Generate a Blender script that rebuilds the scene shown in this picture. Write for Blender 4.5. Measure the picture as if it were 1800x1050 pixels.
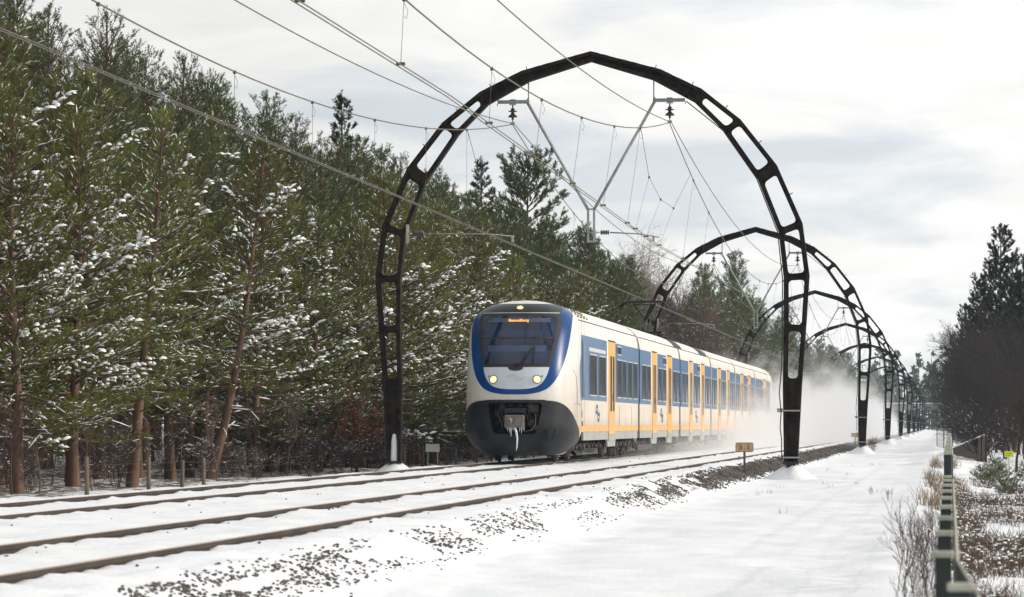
import bpy, bmesh, math, random
import numpy as np
from mathutils import Vector, Matrix
from math import sin, cos, pi, radians

for o in list(bpy.data.objects):
    bpy.data.objects.remove(o)
scene = bpy.context.scene
COL = scene.collection

# ------------------------------------------------------------------ camera
CAM_Z = 0.97
FPX, VPX, VPY = 6000.0, 1655.0, 747.0
_al = math.atan((VPY - 525) / FPX)
_th = math.atan((VPX - 900) / FPX * cos(_al))
cf = Vector((-sin(_th) * cos(_al), cos(_th) * cos(_al), sin(_al)))
cr = Vector((cos(_th), sin(_th), 0))
cu = cr.cross(cf)
cam_data = bpy.data.cameras.new('camera')
cam = bpy.data.objects.new('camera', cam_data)
COL.objects.link(cam)
cam.matrix_world = Matrix(((cr.x, cu.x, -cf.x, 0), (cr.y, cu.y, -cf.y, 0), (cr.z, cu.z, -cf.z, CAM_Z), (0, 0, 0, 1)))
cam_data.sensor_width = 36.0
cam_data.lens = FPX / 1800 * 36
cam_data.clip_start = 0.1
cam_data.clip_end = 6000
cam_data.dof.use_dof = True
cam_data.dof.focus_distance = 88
cam_data.dof.aperture_fstop = 7.0
scene.camera = cam

# ------------------------------------------------------------------ world, sun, exposure
SUN_AZ, SUN_EL = 84.0, 25.0       # azimuth from +Y (along the track) towards +X
world = bpy.data.worlds.new('World')
scene.world = world
world.use_nodes = True
wn, wl = world.node_tree.nodes, world.node_tree.links
wn.clear()
def W(t, **kw):
    n = wn.new(t)
    for k, v in kw.items():
        setattr(n, k, v)
    return n
def wmath(op, a, b=None, clamp=False):
    n = W('ShaderNodeMath', operation=op, use_clamp=clamp)
    for i, v in enumerate((a, b)):
        if v is None: continue
        if isinstance(v, (int, float)): n.inputs[i].default_value = v
        else: wl.new(v, n.inputs[i])
    return n.outputs[0]
tc = W('ShaderNodeTexCoord')
sky = W('ShaderNodeTexSky', sky_type='NISHITA', sun_disc=False)
sky.sun_elevation = radians(SUN_EL)
sky.sun_rotation = radians(SUN_AZ)
sky.air_density = 1.0; sky.dust_density = 0.7; sky.ozone_density = 1.0
sep = W('ShaderNodeSeparateXYZ'); wl.new(tc.outputs['Generated'], sep.inputs[0])
zz = wmath('ADD', wmath('ABSOLUTE', sep.outputs[2]), 0.16)
comb = W('ShaderNodeCombineXYZ')
SKY_OFF = (-9.1, -6.6)
wl.new(wmath('ADD', wmath('DIVIDE', sep.outputs[0], zz), SKY_OFF[0]), comb.inputs[0])
wl.new(wmath('ADD', wmath('DIVIDE', sep.outputs[1], zz), SKY_OFF[1]), comb.inputs[1])
n1 = W('ShaderNodeTexNoise'); n1.inputs['Scale'].default_value = 1.5; n1.inputs['Detail'].default_value = 8
n1.inputs['Roughness'].default_value = 0.55; n1.inputs['Distortion'].default_value = 0.35
wl.new(comb.outputs[0], n1.inputs['Vector'])
cover = W('ShaderNodeMapRange'); wl.new(n1.outputs[0], cover.inputs[0])
cover.inputs[1].default_value = 0.38; cover.inputs[2].default_value = 0.50
cover.inputs[3].default_value = 0.3; cover.inputs[4].default_value = 1.0
n2 = W('ShaderNodeTexNoise'); n2.inputs['Scale'].default_value = 3.2; n2.inputs['Detail'].default_value = 9
n2.inputs['Roughness'].default_value = 0.6; n2.inputs['Distortion'].default_value = 0.6
wl.new(comb.outputs[0], n2.inputs['Vector'])
shade = W('ShaderNodeMapRange'); wl.new(n2.outputs[0], shade.inputs[0])
shade.inputs[1].default_value = 0.3; shade.inputs[2].default_value = 0.62
shade.inputs[3].default_value = 0.88; shade.inputs[4].default_value = 1.03
# clouds are brighter towards the sun, duller with the sun behind them
sunv = W('ShaderNodeVectorMath', operation='DOT_PRODUCT')
wl.new(tc.outputs['Generated'], sunv.inputs[0])
SUN = Vector((sin(radians(SUN_AZ)) * cos(radians(SUN_EL)), cos(radians(SUN_AZ)) * cos(radians(SUN_EL)), sin(radians(SUN_EL))))
sunv.inputs[1].default_value = SUN
ph = W('ShaderNodeMapRange'); wl.new(sunv.outputs['Value'], ph.inputs[0])
ph.inputs[1].default_value = -0.9; ph.inputs[2].default_value = 0.08
ph.inputs[3].default_value = 0.03; ph.inputs[4].default_value = 1.0
lum = wmath('MULTIPLY', wmath('MULTIPLY', shade.outputs[0], ph.outputs[0]), 12.4)
ccol = W('ShaderNodeVectorMath', operation='SCALE')
ccol.inputs[0].default_value = (1.0, 0.992, 0.972)
wl.new(lum, ccol.inputs['Scale'])
mix = W('ShaderNodeMix', data_type='RGBA'); wl.new(cover.outputs[0], mix.inputs['Factor'])
veil = W('ShaderNodeMix', data_type='RGBA'); veil.inputs['Factor'].default_value = 0.7     # thin high cloud over the clear gaps
vcol = W('ShaderNodeVectorMath', operation='SCALE'); vcol.inputs[0].default_value = (0.82, 0.905, 1.03)
wl.new(wmath('MULTIPLY', ph.outputs[0], 10.6), vcol.inputs['Scale'])
wl.new(sky.outputs[0], veil.inputs['A']); wl.new(vcol.outputs[0], veil.inputs['B'])
wl.new(veil.outputs['Result'], mix.inputs['A']); wl.new(ccol.outputs[0], mix.inputs['B'])
bg = W('ShaderNodeBackground'); bg.inputs['Strength'].default_value = 0.1
wl.new(mix.outputs['Result'], bg.inputs['Color'])
wo = W('ShaderNodeOutputWorld'); wl.new(bg.outputs[0], wo.inputs['Surface'])

sun_data = bpy.data.lights.new('sun', 'SUN')
sun_data.energy = 3.5
sun_data.angle = radians(1.6)
sun_data.color = (1.0, 0.905, 0.77)
sun = bpy.data.objects.new('sun', sun_data)
COL.objects.link(sun)
sun.rotation_euler = (-SUN).to_track_quat('-Z', 'Y').to_euler()
sun.location = (60, 60, 60)

scene.view_settings.view_transform = 'Standard'
scene.view_settings.look = 'None'
scene.view_settings.exposure = -0.24
scene.view_settings.gamma = 1.0
scene.view_settings.use_curve_mapping = False
scene.render.engine = 'CYCLES'
cy = scene.cycles
cy.use_denoising = True
cy.max_bounces = 5; cy.diffuse_bounces = 3; cy.glossy_bounces = 3; cy.transmission_bounces = 3
cy.transparent_max_bounces = 6; cy.volume_bounces = 3
cy.use_adaptive_sampling = True; cy.adaptive_threshold = 0.015
cy.caustics_reflective = False; cy.caustics_refractive = False
cy.sample_clamp_indirect = 6
cy.volume_max_steps = 128

# ------------------------------------------------------------------ helpers
def unproj(px, py=None, x=None, y=None, z=None):
    """a photograph pixel (1800 x 1050) taken to a plane of the place"""
    d = cf + cr * ((px - 900) / FPX) + cu * ((525 - (py if py is not None else 747)) / FPX)
    o = Vector((0, 0, CAM_Z))
    if x is not None: return o + d * (x / d.x)
    if y is not None: return o + d * (y / d.y)
    return o + d * ((z - CAM_Z) / d.z)

def tag(o, label=None, cat=None, group=None, kind=None):
    if label: o['label'] = label
    if cat: o['category'] = cat
    if group: o['group'] = group
    if kind: o['kind'] = kind
    return o

def link(o, parent=None):
    COL.objects.link(o)
    if parent is not None: o.parent = parent
    return o

def empty(name, loc=(0, 0, 0), rz=0.0, parent=None):
    o = bpy.data.objects.new(name, None)
    o.location = loc; o.rotation_euler = (0, 0, rz)
    o.empty_display_size = 0.2
    return link(o, parent)

def np_mesh(name, V, F, mats=(), idx=None, smooth=False):
    """V (n,3), F (m,k) arrays -> mesh, quick"""
    V = np.asarray(V, np.float32); F = np.asarray(F, np.int32)
    me = bpy.data.meshes.new(name)
    k = F.shape[1] if len(F) else 3
    me.vertices.add(len(V)); me.vertices.foreach_set('co', V.ravel())
    me.loops.add(F.size); me.loops.foreach_set('vertex_index', F.ravel())
    me.polygons.add(len(F))
    me.polygons.foreach_set('loop_start', np.arange(0, F.size, k, dtype=np.int32))
    me.polygons.foreach_set('loop_total', np.full(len(F), k, np.int32))
    if idx is not None: me.polygons.foreach_set('material_index', np.asarray(idx, np.int32))
    me.polygons.foreach_set('use_smooth', np.full(len(F), bool(smooth)))
    for m in mats: me.materials.append(m)
    me.update(); me.validate()
    return me

def np_obj(name, V, F, mats, parent=None, idx=None, smooth=False):
    return link(bpy.data.objects.new(name, np_mesh(name, V, F, mats, idx, smooth)), parent)

class MB:
    """collects simple shapes and links them as ONE mesh object"""
    def __init__(s): s.v = []; s.f = []; s.m = []; s.s = []
    def add(s, vs, fs, mi=0, smooth=False):
        b = len(s.v); s.v += [tuple(p) for p in vs]
        for f in fs:
            s.f.append([b + i for i in f]); s.m.append(mi); s.s.append(smooth)
    def box(s, c, d, mi=0, rot=None, bev=0.0):
        hx, hy, hz = d[0] / 2, d[1] / 2, d[2] / 2
        if bev <= 0:
            vs = [(x, y, z) for x in (-hx, hx) for y in (-hy, hy) for z in (-hz, hz)]
            fs = [(0, 1, 3, 2), (4, 6, 7, 5), (0, 4, 5, 1), (2, 3, 7, 6), (0, 2, 6, 4), (1, 5, 7, 3)]
        else:
            bm = bmesh.new(); bmesh.ops.create_cube(bm, size=1)
            for v in bm.verts: v.co = Vector((v.co.x * d[0], v.co.y * d[1], v.co.z * d[2]))
            bmesh.ops.bevel(bm, geom=bm.edges[:], offset=bev, segments=2, affect='EDGES', profile=0.5)
            bm.verts.index_update()
            vs = [v.co[:] for v in bm.verts]; fs = [[v.index for v in f.verts] for f in bm.faces]; bm.free()
        if rot is not None: vs = [rot @ Vector(v) for v in vs]
        s.add([(v[0] + c[0], v[1] + c[1], v[2] + c[2]) for v in vs], fs, mi)
    def tube(s, pts, r, n=6, mi=0, cap=True, smooth=True):
        pts = [Vector(p) for p in pts]; k = len(pts)
        rs = r if isinstance(r, (list, tuple)) else [r] * k
        b = len(s.v); up = None
        for i, p in enumerate(pts):
            t = (pts[min(i + 1, k - 1)] - pts[max(i - 1, 0)])
            t = t.normalized() if t.length > 1e-9 else Vector((0, 0, 1))
            if up is None:
                up = Vector((0, 0, 1)) if abs(t.z) < 0.9 else Vector((1, 0, 0))
            a = t.cross(up)
            a = a.normalized() if a.length > 1e-6 else t.orthogonal().normalized()
            c = a.cross(t).normalized(); up = c
            for j in range(n):
                q = p + (a * cos(2 * pi * j / n) + c * sin(2 * pi * j / n)) * rs[i]
                s.v.append(q[:])
        for i in range(k - 1):
            for j in range(n):
                j2 = (j + 1) % n
                s.f.append([b + i * n + j, b + i * n + j2, b + (i + 1) * n + j2, b + (i + 1) * n + j]); s.m.append(mi); s.s.append(smooth)
        if cap:
            s.f.append([b + j for j in range(n)][::-1]); s.m.append(mi); s.s.append(False)
            s.f.append([b + (k - 1) * n + j for j in range(n)]); s.m.append(mi); s.s.append(False)
    def lathe(s, prof, c=(0, 0, 0), axis='z', n=16, mi=0, smooth=True):
        b = len(s.v); k = len(prof)
        for (r, h) in prof:
            for j in range(n):
                a = 2 * pi * j / n
                p = {'z': (r * cos(a), r * sin(a), h), 'x': (h, r * cos(a), r * sin(a)), 'y': (r * cos(a), h, r * sin(a))}[axis]
                s.v.append((p[0] + c[0], p[1] + c[1], p[2] + c[2]))
        for i in range(k - 1):
            for j in range(n):
                j2 = (j + 1) % n
                s.f.append([b + i * n + j, b + i * n + j2, b + (i + 1) * n + j2, b + (i + 1) * n + j]); s.m.append(mi); s.s.append(smooth)
        for i, rev in ((0, True), (k - 1, False)):
            if prof[i][0] > 1e-5:
                f = [b + i * n + j for j in range(n)]
                s.f.append(f[::-1] if rev else f); s.m.append(mi); s.s.append(False)
    def prism(s, poly, axis, a, b_, mi=0):
        """extrude a 2D polygon: axis 'x' -> (y,z) poly, 'y' -> (x,z), 'z' -> (x,y)"""
        def P(p, h): return {'x': (h, p[0], p[1]), 'y': (p[0], h, p[1]), 'z': (p[0], p[1], h)}[axis]
        n = len(poly)
        vs = [P(p, a) for p in poly] + [P(p, b_) for p in poly]
        fs = [list(range(n))[::-1], list(range(n, 2 * n))] + [[i, (i + 1) % n, n + (i + 1) % n, n + i] for i in range(n)]
        s.add(vs, fs, mi)
    def build(s, name, mats, parent=None, recalc=True):
        me = bpy.data.meshes.new(name)
        me.from_pydata(s.v, [], s.f)
        for m in (mats if isinstance(mats, (list, tuple)) else [mats]): me.materials.append(m)
        me.polygons.foreach_set('material_index', s.m)
        me.polygons.foreach_set('use_smooth', s.s)
        if recalc:
            bm = bmesh.new(); bm.from_mesh(me); bmesh.ops.recalc_face_normals(bm, faces=bm.faces[:]); bm.to_mesh(me); bm.free()
        me.update()
        return link(bpy.data.objects.new(name, me), parent)

def copy_tree(o, parent=None):
    c = o.copy(); COL.objects.link(c)
    c.parent = parent
    for ch in o.children: copy_tree(ch, c)
    return c

def text_mesh(body, size, mat, name, extrude=0.002):
    cu_ = bpy.data.curves.new(name, 'FONT'); cu_.body = body; cu_.size = size; cu_.extrude = extrude
    cu_.align_x = 'CENTER'; cu_.align_y = 'CENTER'; cu_.resolution_u = 3; cu_.offset = size * .03
    t = bpy.data.objects.new(name, cu_); COL.objects.link(t)
    dg = bpy.context.evaluated_depsgraph_get(); dg.update()
    me = bpy.data.meshes.new_from_object(t.evaluated_get(dg))
    bpy.data.objects.remove(t); me.name = name
    me.materials.clear(); me.materials.append(mat)
    return me

# ------------------------------------------------------------------ materials
def new_mat(name):
    m = bpy.data.materials.new(name); m.use_nodes = True
    nt = m.node_tree; b = nt.nodes['Principled BSDF']
    return m, nt, b
def ramp2(nt, fac, c0, c1, p0=0.35, p1=0.65):
    r = nt.nodes.new('ShaderNodeValToRGB'); e = r.color_ramp.elements
    e[0].position = p0; e[1].position = p1; e[0].color = (*c0, 1); e[1].color = (*c1, 1)
    nt.links.new(fac, r.inputs[0]); return r.outputs[0]
def noise(nt, scale, detail=4, rough=0.55, coord='Object', stretch=None):
    t = nt.nodes.new('ShaderNodeTexCoord'); n = nt.nodes.new('ShaderNodeTexNoise')
    n.inputs['Scale'].default_value = scale; n.inputs['Detail'].default_value = detail; n.inputs['Roughness'].default_value = rough
    src = t.outputs[coord]
    if stretch:
        mp = nt.nodes.new('ShaderNodeMapping'); mp.inputs['Scale'].default_value = stretch
        nt.links.new(src, mp.inputs['Vector']); src = mp.outputs[0]
    nt.links.new(src, n.inputs['Vector']); return n.outputs['Fac']
def bump(nt, b, h, strength=0.4, dist=0.02):
    bp = nt.nodes.new('ShaderNodeBump'); bp.inputs['Strength'].default_value = strength; bp.inputs['Distance'].default_value = dist
    nt.links.new(h, bp.inputs['Height']); nt.links.new(bp.outputs[0], b.inputs['Normal'])
def mat(name, c0, c1=None, rough=0.6, scale=6, metal=0.0, bmp=0.0, bdist=0.01, p0=0.35, p1=0.65, spec=0.5, stretch=None, detail=4, coord='Object'):
    m, nt, b = new_mat(name)
    b.inputs['Roughness'].default_value = rough; b.inputs['Metallic'].default_value = metal
    b.inputs['Specular IOR Level'].default_value = spec
    f = noise(nt, scale, detail, stretch=stretch, coord=coord)
    nt.links.new(ramp2(nt, f, c0, c1 or tuple(x * 0.8 for x in c0), p0, p1), b.inputs['Base Color'])
    if bmp: bump(nt, b, f, bmp, bdist)
    return m
def emit(name, col, strength):
    m, nt, b = new_mat(name)
    b.inputs['Base Color'].default_value = (*col, 1); b.inputs['Emission Color'].default_value = (*col, 1)
    b.inputs['Emission Strength'].default_value = strength
    return m
def mathn(nt, op, a, b=None, c=None, clamp=False):
    n = nt.nodes.new('ShaderNodeMath'); n.operation = op; n.use_clamp = clamp
    for i, v in enumerate((a, b, c)):
        if v is None: continue
        if isinstance(v, (int, float)): n.inputs[i].default_value = v
        else: nt.links.new(v, n.inputs[i])
    return n.outputs[0]
def maprange(nt, v, a, b, c=0.0, d=1.0, smooth=False):
    n = nt.nodes.new('ShaderNodeMapRange')
    if smooth: n.interpolation_type = 'SMOOTHSTEP'
    nt.links.new(v, n.inputs[0])
    for i, x in enumerate((a, b, c, d)): n.inputs[i + 1].default_value = x
    return n.outputs[0]
def mixc(nt, fac, a, b):
    n = nt.nodes.new('ShaderNodeMix'); n.data_type = 'RGBA'
    nt.links.new(fac, n.inputs['Factor']) if not isinstance(fac, (int, float)) else setattr(n.inputs['Factor'], 'default_value', fac)
    for k, v in (('A', a), ('B', b)):
        if isinstance(v, tuple): n.inputs[k].default_value = (*v, 1)
        else: nt.links.new(v, n.inputs[k])
    return n.outputs['Result']

M = {}
# snow
m, nt, b = new_mat('snow'); b.inputs['Roughness'].default_value = 0.65; b.inputs['Specular IOR Level'].default_value = 0.25
f = noise(nt, 1.4, 6, 0.6); nt.links.new(ramp2(nt, f, (0.76, 0.775, 0.80), (0.82, 0.825, 0.835)), b.inputs['Base Color'])
f2 = noise(nt, 9, 6, 0.65, stretch=(1, 0.45, 1)); bump(nt, b, f2, 0.5, 0.035)
M['snow'] = m
m, nt, b = new_mat('branch_snow'); b.inputs['Roughness'].default_value = 0.7; b.inputs['Specular IOR Level'].default_value = 0.2
b.inputs['Base Color'].default_value = (0.86, 0.87, 0.89, 1)
M['branch_snow'] = m
def needle_mat(name, c0, c1, tr=0.4):
    m, nt, b = new_mat(name)
    oi = nt.nodes.new('ShaderNodeObjectInfo')
    f = noise(nt, 1.1, 3)
    col = ramp2(nt, f, c0, c1, 0.35, 0.68)
    hs = nt.nodes.new('ShaderNodeHueSaturation')
    nt.links.new(maprange(nt, oi.outputs['Random'], 0, 1, 0.75, 1.3), hs.inputs['Value'])
    nt.links.new(maprange(nt, oi.outputs['Random'], 0, 1, 0.485, 0.515), hs.inputs['Hue'])
    nt.links.new(col, hs.inputs['Color'])
    nt.links.new(hs.outputs[0], b.inputs['Base Color'])
    b.inputs['Roughness'].default_value = 0.5; b.inputs['Specular IOR Level'].default_value = 0.3
    t = nt.nodes.new('ShaderNodeBsdfTranslucent'); nt.links.new(hs.outputs[0], t.inputs['Color'])
    ms = nt.nodes.new('ShaderNodeMixShader'); ms.inputs[0].default_value = tr
    out = nt.nodes['Material Output']
    nt.links.new(b.outputs[0], ms.inputs[1]); nt.links.new(t.outputs[0], ms.inputs[2]); nt.links.new(ms.outputs[0], out.inputs['Surface'])
    return m
M['needles'] = needle_mat('pine_needles', (0.095, 0.120, 0.020), (0.20, 0.205, 0.042))
M['needles_far'] = needle_mat('tall_pine_needles', (0.050, 0.078, 0.024), (0.105, 0.132, 0.034))
M['needles_dark'] = needle_mat('dark_needles', (0.018, 0.028, 0.018), (0.032, 0.045, 0.024))
M['oak_leaf'] = needle_mat('dry_oak_leaves', (0.20, 0.075, 0.035), (0.27, 0.11, 0.05))
M['bark'] = mat('pine_bark', (0.085, 0.05, 0.034), (0.17, 0.095, 0.06), 0.9, 5, bmp=0.8, bdist=0.03, stretch=(1, 1, 0.35))
M['twig'] = mat('bare_twigs', (0.06, 0.042, 0.034), (0.10, 0.07, 0.056), 0.9, 2)
M['twig_red'] = mat('reddish_bare_twigs', (0.085, 0.05, 0.042), (0.14, 0.09, 0.072), 0.9, 2)
M['twig_dark'] = mat('dark_twigs', (0.025, 0.020, 0.018), (0.05, 0.039, 0.034), 0.9, 2)
M['birch'] = mat('birch_bark', (0.24, 0.20, 0.18), (0.36, 0.31, 0.28), 0.85, 4)
M['steel'] = mat('weathered_black_steel', (0.004, 0.0038, 0.0038), (0.030, 0.018, 0.012), 0.75, 5.5, bmp=0.3, bdist=0.006, metal=0.0, spec=0.15, detail=8)
M['galv'] = mat('galvanised_steel', (0.26, 0.28, 0.27), (0.36, 0.38, 0.36), 0.55, 9, metal=0.3)
M['bracketgreen'] = mat('grey_green_paint', (0.16, 0.20, 0.19), (0.22, 0.26, 0.25), 0.6, 9)
M['porcelain'] = mat('brown_porcelain', (0.03, 0.02, 0.02), (0.05, 0.03, 0.028), 0.3, 8)
M['wire'] = mat('copper_wire', (0.085, 0.075, 0.04), (0.13, 0.11, 0.06), 0.5, 4, metal=0.35)
M['wiregrey'] = mat('grey_contact_wire', (0.07, 0.062, 0.05), (0.11, 0.095, 0.08), 0.5, 4, metal=0.3)
M['railside'] = mat('rusty_rail', (0.020, 0.013, 0.009), (0.046, 0.030, 0.020), 0.85, 5, bmp=0.3, stretch=(1, 0.25, 1))
M['railtop'] = mat('rail_head', (0.36, 0.25, 0.165), (0.48, 0.35, 0.24), 0.5, 3, metal=0.3, stretch=(1, 0.1, 1))
M['stone'] = mat('ballast_stone', (0.05, 0.044, 0.04), (0.15, 0.13, 0.115), 0.9, 2.3, coord='Object')
M['concrete'] = mat('concrete', (0.3, 0.29, 0.27), (0.22, 0.21, 0.2), 0.9, 3, bmp=0.2)
M['wood'] = mat('weathered_wood', (0.16, 0.125, 0.085), (0.09, 0.07, 0.05), 0.9, 4, bmp=0.4, stretch=(4, 4, 0.6))
M['postgreen'] = mat('dark_green_post', (0.004, 0.012, 0.010), (0.008, 0.019, 0.015), 0.5, 4)
M['cap'] = mat('frosted_cap', (0.30, 0.30, 0.24), (0.42, 0.41, 0.34), 0.7, 9)
M['heath'] = mat('dry_heather', (0.07, 0.045, 0.030), (0.14, 0.098, 0.068), 0.9, 3)
M['grassdry'] = mat('dry_grass', (0.30, 0.22, 0.13), (0.2, 0.14, 0.08), 0.9, 3)
M['plank'] = mat('brown_plank', (0.075, 0.058, 0.045), (0.12, 0.09, 0.07), 0.85, 5, bmp=0.3)
M['black'] = mat('black_metal', (0.008, 0.008, 0.009), (0.015, 0.015, 0.016), 0.6, 5)
# ------------------------------------------------------------------ layout constants
TR_R, TR_L = -6.75, -10.7           # track centres
RAILS = (-6.0, -7.5, -9.95, -11.45)
PORTAL_Y = [85 + 76.5 * k for k in range(10)]
rng = np.random.default_rng(7)

def vnoise(x, y, seed=0):
    """smooth value noise, vectorised"""
    x = np.asarray(x, float); y = np.asarray(y, float)
    xi = np.floor(x).astype(np.int64); yi = np.floor(y).astype(np.int64)
    fx = x - xi; fy = y - yi
    fx = fx * fx * (3 - 2 * fx); fy = fy * fy * (3 - 2 * fy)
    def h(a, b):
        n = (a * 374761393 + b * 668265263 + seed * 982451653) & 0x7fffffff
        n = ((n ^ (n >> 13)) * 1274126177) & 0x7fffffff
        return ((n ^ (n >> 16)) & 0xffff) / 65535.0
    return (h(xi, yi) * (1 - fx) + h(xi + 1, yi) * fx) * (1 - fy) + (h(xi, yi + 1) * (1 - fx) + h(xi + 1, yi + 1) * fx) * fy - 0.5

def ground_z(x, y):
    x = np.asarray(x, float); y = np.asarray(y, float)
    z = np.interp(x, [-60, -16, -14.2, -13.2, -12.3, -11.9, -5.5, -5.15, -4.45, -4.0, -1.0, -0.45, 0.25, 1.2, 4, 12, 60],
                  [-.1, -.36, -.36, -.20, -.055, -.045, -.045, -.07, -.36, -.40, -.36, -.33, -.46, -.55, -.5, -.1, 1.5])
    bank = np.clip((y - 25) / 100, 0, 1)
    z = z + np.where((x > -1.2) & (x < 2.5), 0.10 * bank * np.exp(-((x - 0.2) / 0.9) ** 2), 0)
    rough = np.where(x > 0.2, 0.22, np.where(x < -13.5, 0.20, 0.06))
    z = z + rough * vnoise(x * 0.7, y * 0.35, 1) * np.where((x < -12) | (x > -5), 1, 0.15)
    z = z + 0.05 * vnoise(x * 2.6, y * 1.6, 2) * np.where((x < -5) & (x > -12.4), 0.7, 1)
    z = z + 0.022 * vnoise(x * 7, y * 4.5, 3)
    z = z + 0.07 * vnoise(x * 4.2, y * 2.6, 6) * np.exp(-((x + 5.0) / 0.6) ** 2)
    z = z + 0.035 * vnoise(x * 3.4, y * 2.4, 8) * ((x > -12.3) & (x < -5.2))
    z = z + 0.05 * vnoise((x + .45 * y) * .9, (y - .45 * x) * .22, 12) * (x > -4.6) + 0.03 * vnoise((x + .3 * y) * 2.3, (y - .3 * x) * .6, 14) * (x > -4.6)
    # snow kept low beside the rails, scalloped at the sleepers
    for rx in RAILS:
        d = np.abs(x - rx)
        w = np.clip(1 - d / 0.26, 0, 1)
        z = z - w * (0.010 + 0.024 * (np.cos(2 * pi * y / 0.6 + rx) * 0.35 + 1.7 * vnoise(x * 3, y * 1.1, 4)))
    return z

def gz(x, y): return float(ground_z(np.array([x]), np.array([y]))[0])

# ------------------------------------------------------------------ ground
def grid_mesh(name, xs, ys, mats, smooth=True):
    X, Y = np.meshgrid(xs, ys)
    Z = ground_z(X, Y)
    V = np.stack([X, Y, Z], -1).reshape(-1, 3)
    nx, ny = len(xs), len(ys)
    i = (np.arange(ny - 1)[:, None] * nx + np.arange(nx - 1)[None, :]).ravel()
    F = np.stack([i, i + 1, i + nx + 1, i + nx], -1)
    return np_obj(name, V, F, mats, smooth=smooth)

# ground material: snow, with bare ballast on the shoulder and brown litter in the woods
m, nt, b = new_mat('snowy_ground'); b.inputs['Roughness'].default_value = 0.7; b.inputs['Specular IOR Level'].default_value = 0.2
tcn = nt.nodes.new('ShaderNodeTexCoord'); sp = nt.nodes.new('ShaderNodeSeparateXYZ'); nt.links.new(tcn.outputs['Object'], sp.inputs[0])
gx, gy = sp.outputs[0], sp.outputs[1]
nb_ = noise(nt, 5, 6, 0.7); nfine = noise(nt, 14, 6, 0.65, stretch=(1, 0.5, 1)); nlow = noise(nt, 0.5, 5, 0.6)
snowc = ramp2(nt, nlow, (0.70, 0.725, 0.77), (0.77, 0.785, 0.81))
# ballast mask: bell across the shoulder, growing with distance
bell = maprange(nt, mathn(nt, 'ABSOLUTE', mathn(nt, 'ADD', gx, 4.85)), 0.46, 0.18, 0, 1)
far_ = maprange(nt, gy, 42, 95, 0.12, 0.78)
bm_ = mathn(nt, 'MULTIPLY', bell, far_)
bmask = maprange(nt, mathn(nt, 'ADD', bm_, mathn(nt, 'MULTIPLY', mathn(nt, 'SUBTRACT', nb_, 0.5), 1.3)), 0.42, 0.55)
stone = ramp2(nt, nfine, (0.05, 0.043, 0.039), (0.12, 0.10, 0.088))
c1 = mixc(nt, bmask, snowc, stone)
# litter under the trees and on the heath
wood = maprange(nt, gx, -14.2, -16.5, 0, 1)
heath = mathn(nt, 'MULTIPLY', maprange(nt, gx, 0.1, 0.8, 0, 1), maprange(nt, noise(nt, .8, 4, .6), .42, .58, .25, 1))
wm = mathn(nt, 'MAXIMUM', wood, mathn(nt, 'MULTIPLY', heath, 0.8))
lm = maprange(nt, mathn(nt, 'ADD', mathn(nt, 'MULTIPLY', wm, 0.55), mathn(nt, 'MULTIPLY', mathn(nt, 'SUBTRACT', nb_, 0.5), 1.6)), 0.42, 0.56)
lm = mathn(nt, 'MULTIPLY', lm, wm)
litter = ramp2(nt, nfine, (0.055, 0.04, 0.028), (0.14, 0.095, 0.06))
c2 = mixc(nt, lm, c1, litter)
nt.links.new(c2, b.inputs['Base Color'])
bump(nt, b, mathn(nt, 'ADD', nfine, mathn(nt, 'MULTIPLY', nb_, 0.6)), 0.32, 0.03)
M['ground'] = m

xs = np.unique(np.concatenate([np.arange(-13.4, -4.0, 0.11), np.arange(-4.0, 3.6, 0.16), np.arange(-20, -13.4, 0.35), np.arange(-60, -20, 2.5), np.arange(3.6, 12, 0.8), np.arange(12, 60, 4.0),
                               np.array([rx + d for rx in RAILS for d in (-.09, -.05, .05, .09)])]).round(3))
xs = np.concatenate([[-900, -400, -160, -90], xs, [90, 160, 400, 900]])
yn = [3.0]
while yn[-1] < 1600:
    y_ = yn[-1]; yn.append(y_ + (0.6 if y_ < 16 else 0.11 + max(0, y_ - 30) * 0.0042 if y_ < 130 else (y_ - 95) * 0.022))
ground = grid_mesh('ground', xs, np.array(yn), [M['ground']])
tag(ground, 'snow covered ground with dark ballast showing along the track shoulder', kind='structure')

# ------------------------------------------------------------------ rails
def rail_profile():
    h = 0.16
    p = [(-.036, 0), (-.036, -.028), (-.026, -.042), (-.009, -.05), (-.009, -.135), (-.07, -.15), (-.07, -h)]
    p = [(-.032, .003)] + p
    return p + [(-a, c) for a, c in p[::-1]]
def make_rail(x, parent):
    ys = [4, 30, 60, 100, 200, 500, 1000]
    pr = rail_profile(); n = len(pr)
    V = []; F = []; I = []
    for y in ys:
        V += [(x + a, y, c) for a, c in pr]
    for i in range(len(ys) - 1):
        for j in range(n):
            j2 = (j + 1) % n
            F.append((i * n + j, i * n + j2, (i + 1) * n + j2, (i + 1) * n + j))
            I.append(1 if (j == n - 1) else 0)
    o = np_obj('rail', V, F, [M['railside'], M['railtop']], parent, idx=I)
    bm = bmesh.new(); bm.from_mesh(o.data); bmesh.ops.recalc_face_normals(bm, faces=bm.faces[:]); bm.to_mesh(o.data); bm.free()
    return o
for cx, (r0, r1), lab in ((TR_L, (RAILS[2], RAILS[3]), 'far railway track with snow between its rails, carrying the train'),
                          (TR_R, (RAILS[0], RAILS[1]), 'empty railway track nearer the camera, snow packed between its rails')):
    t = empty('railway_track'); tag(t, lab, kind='structure')
    make_rail(r0, t); make_rail(r1, t)

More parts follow.
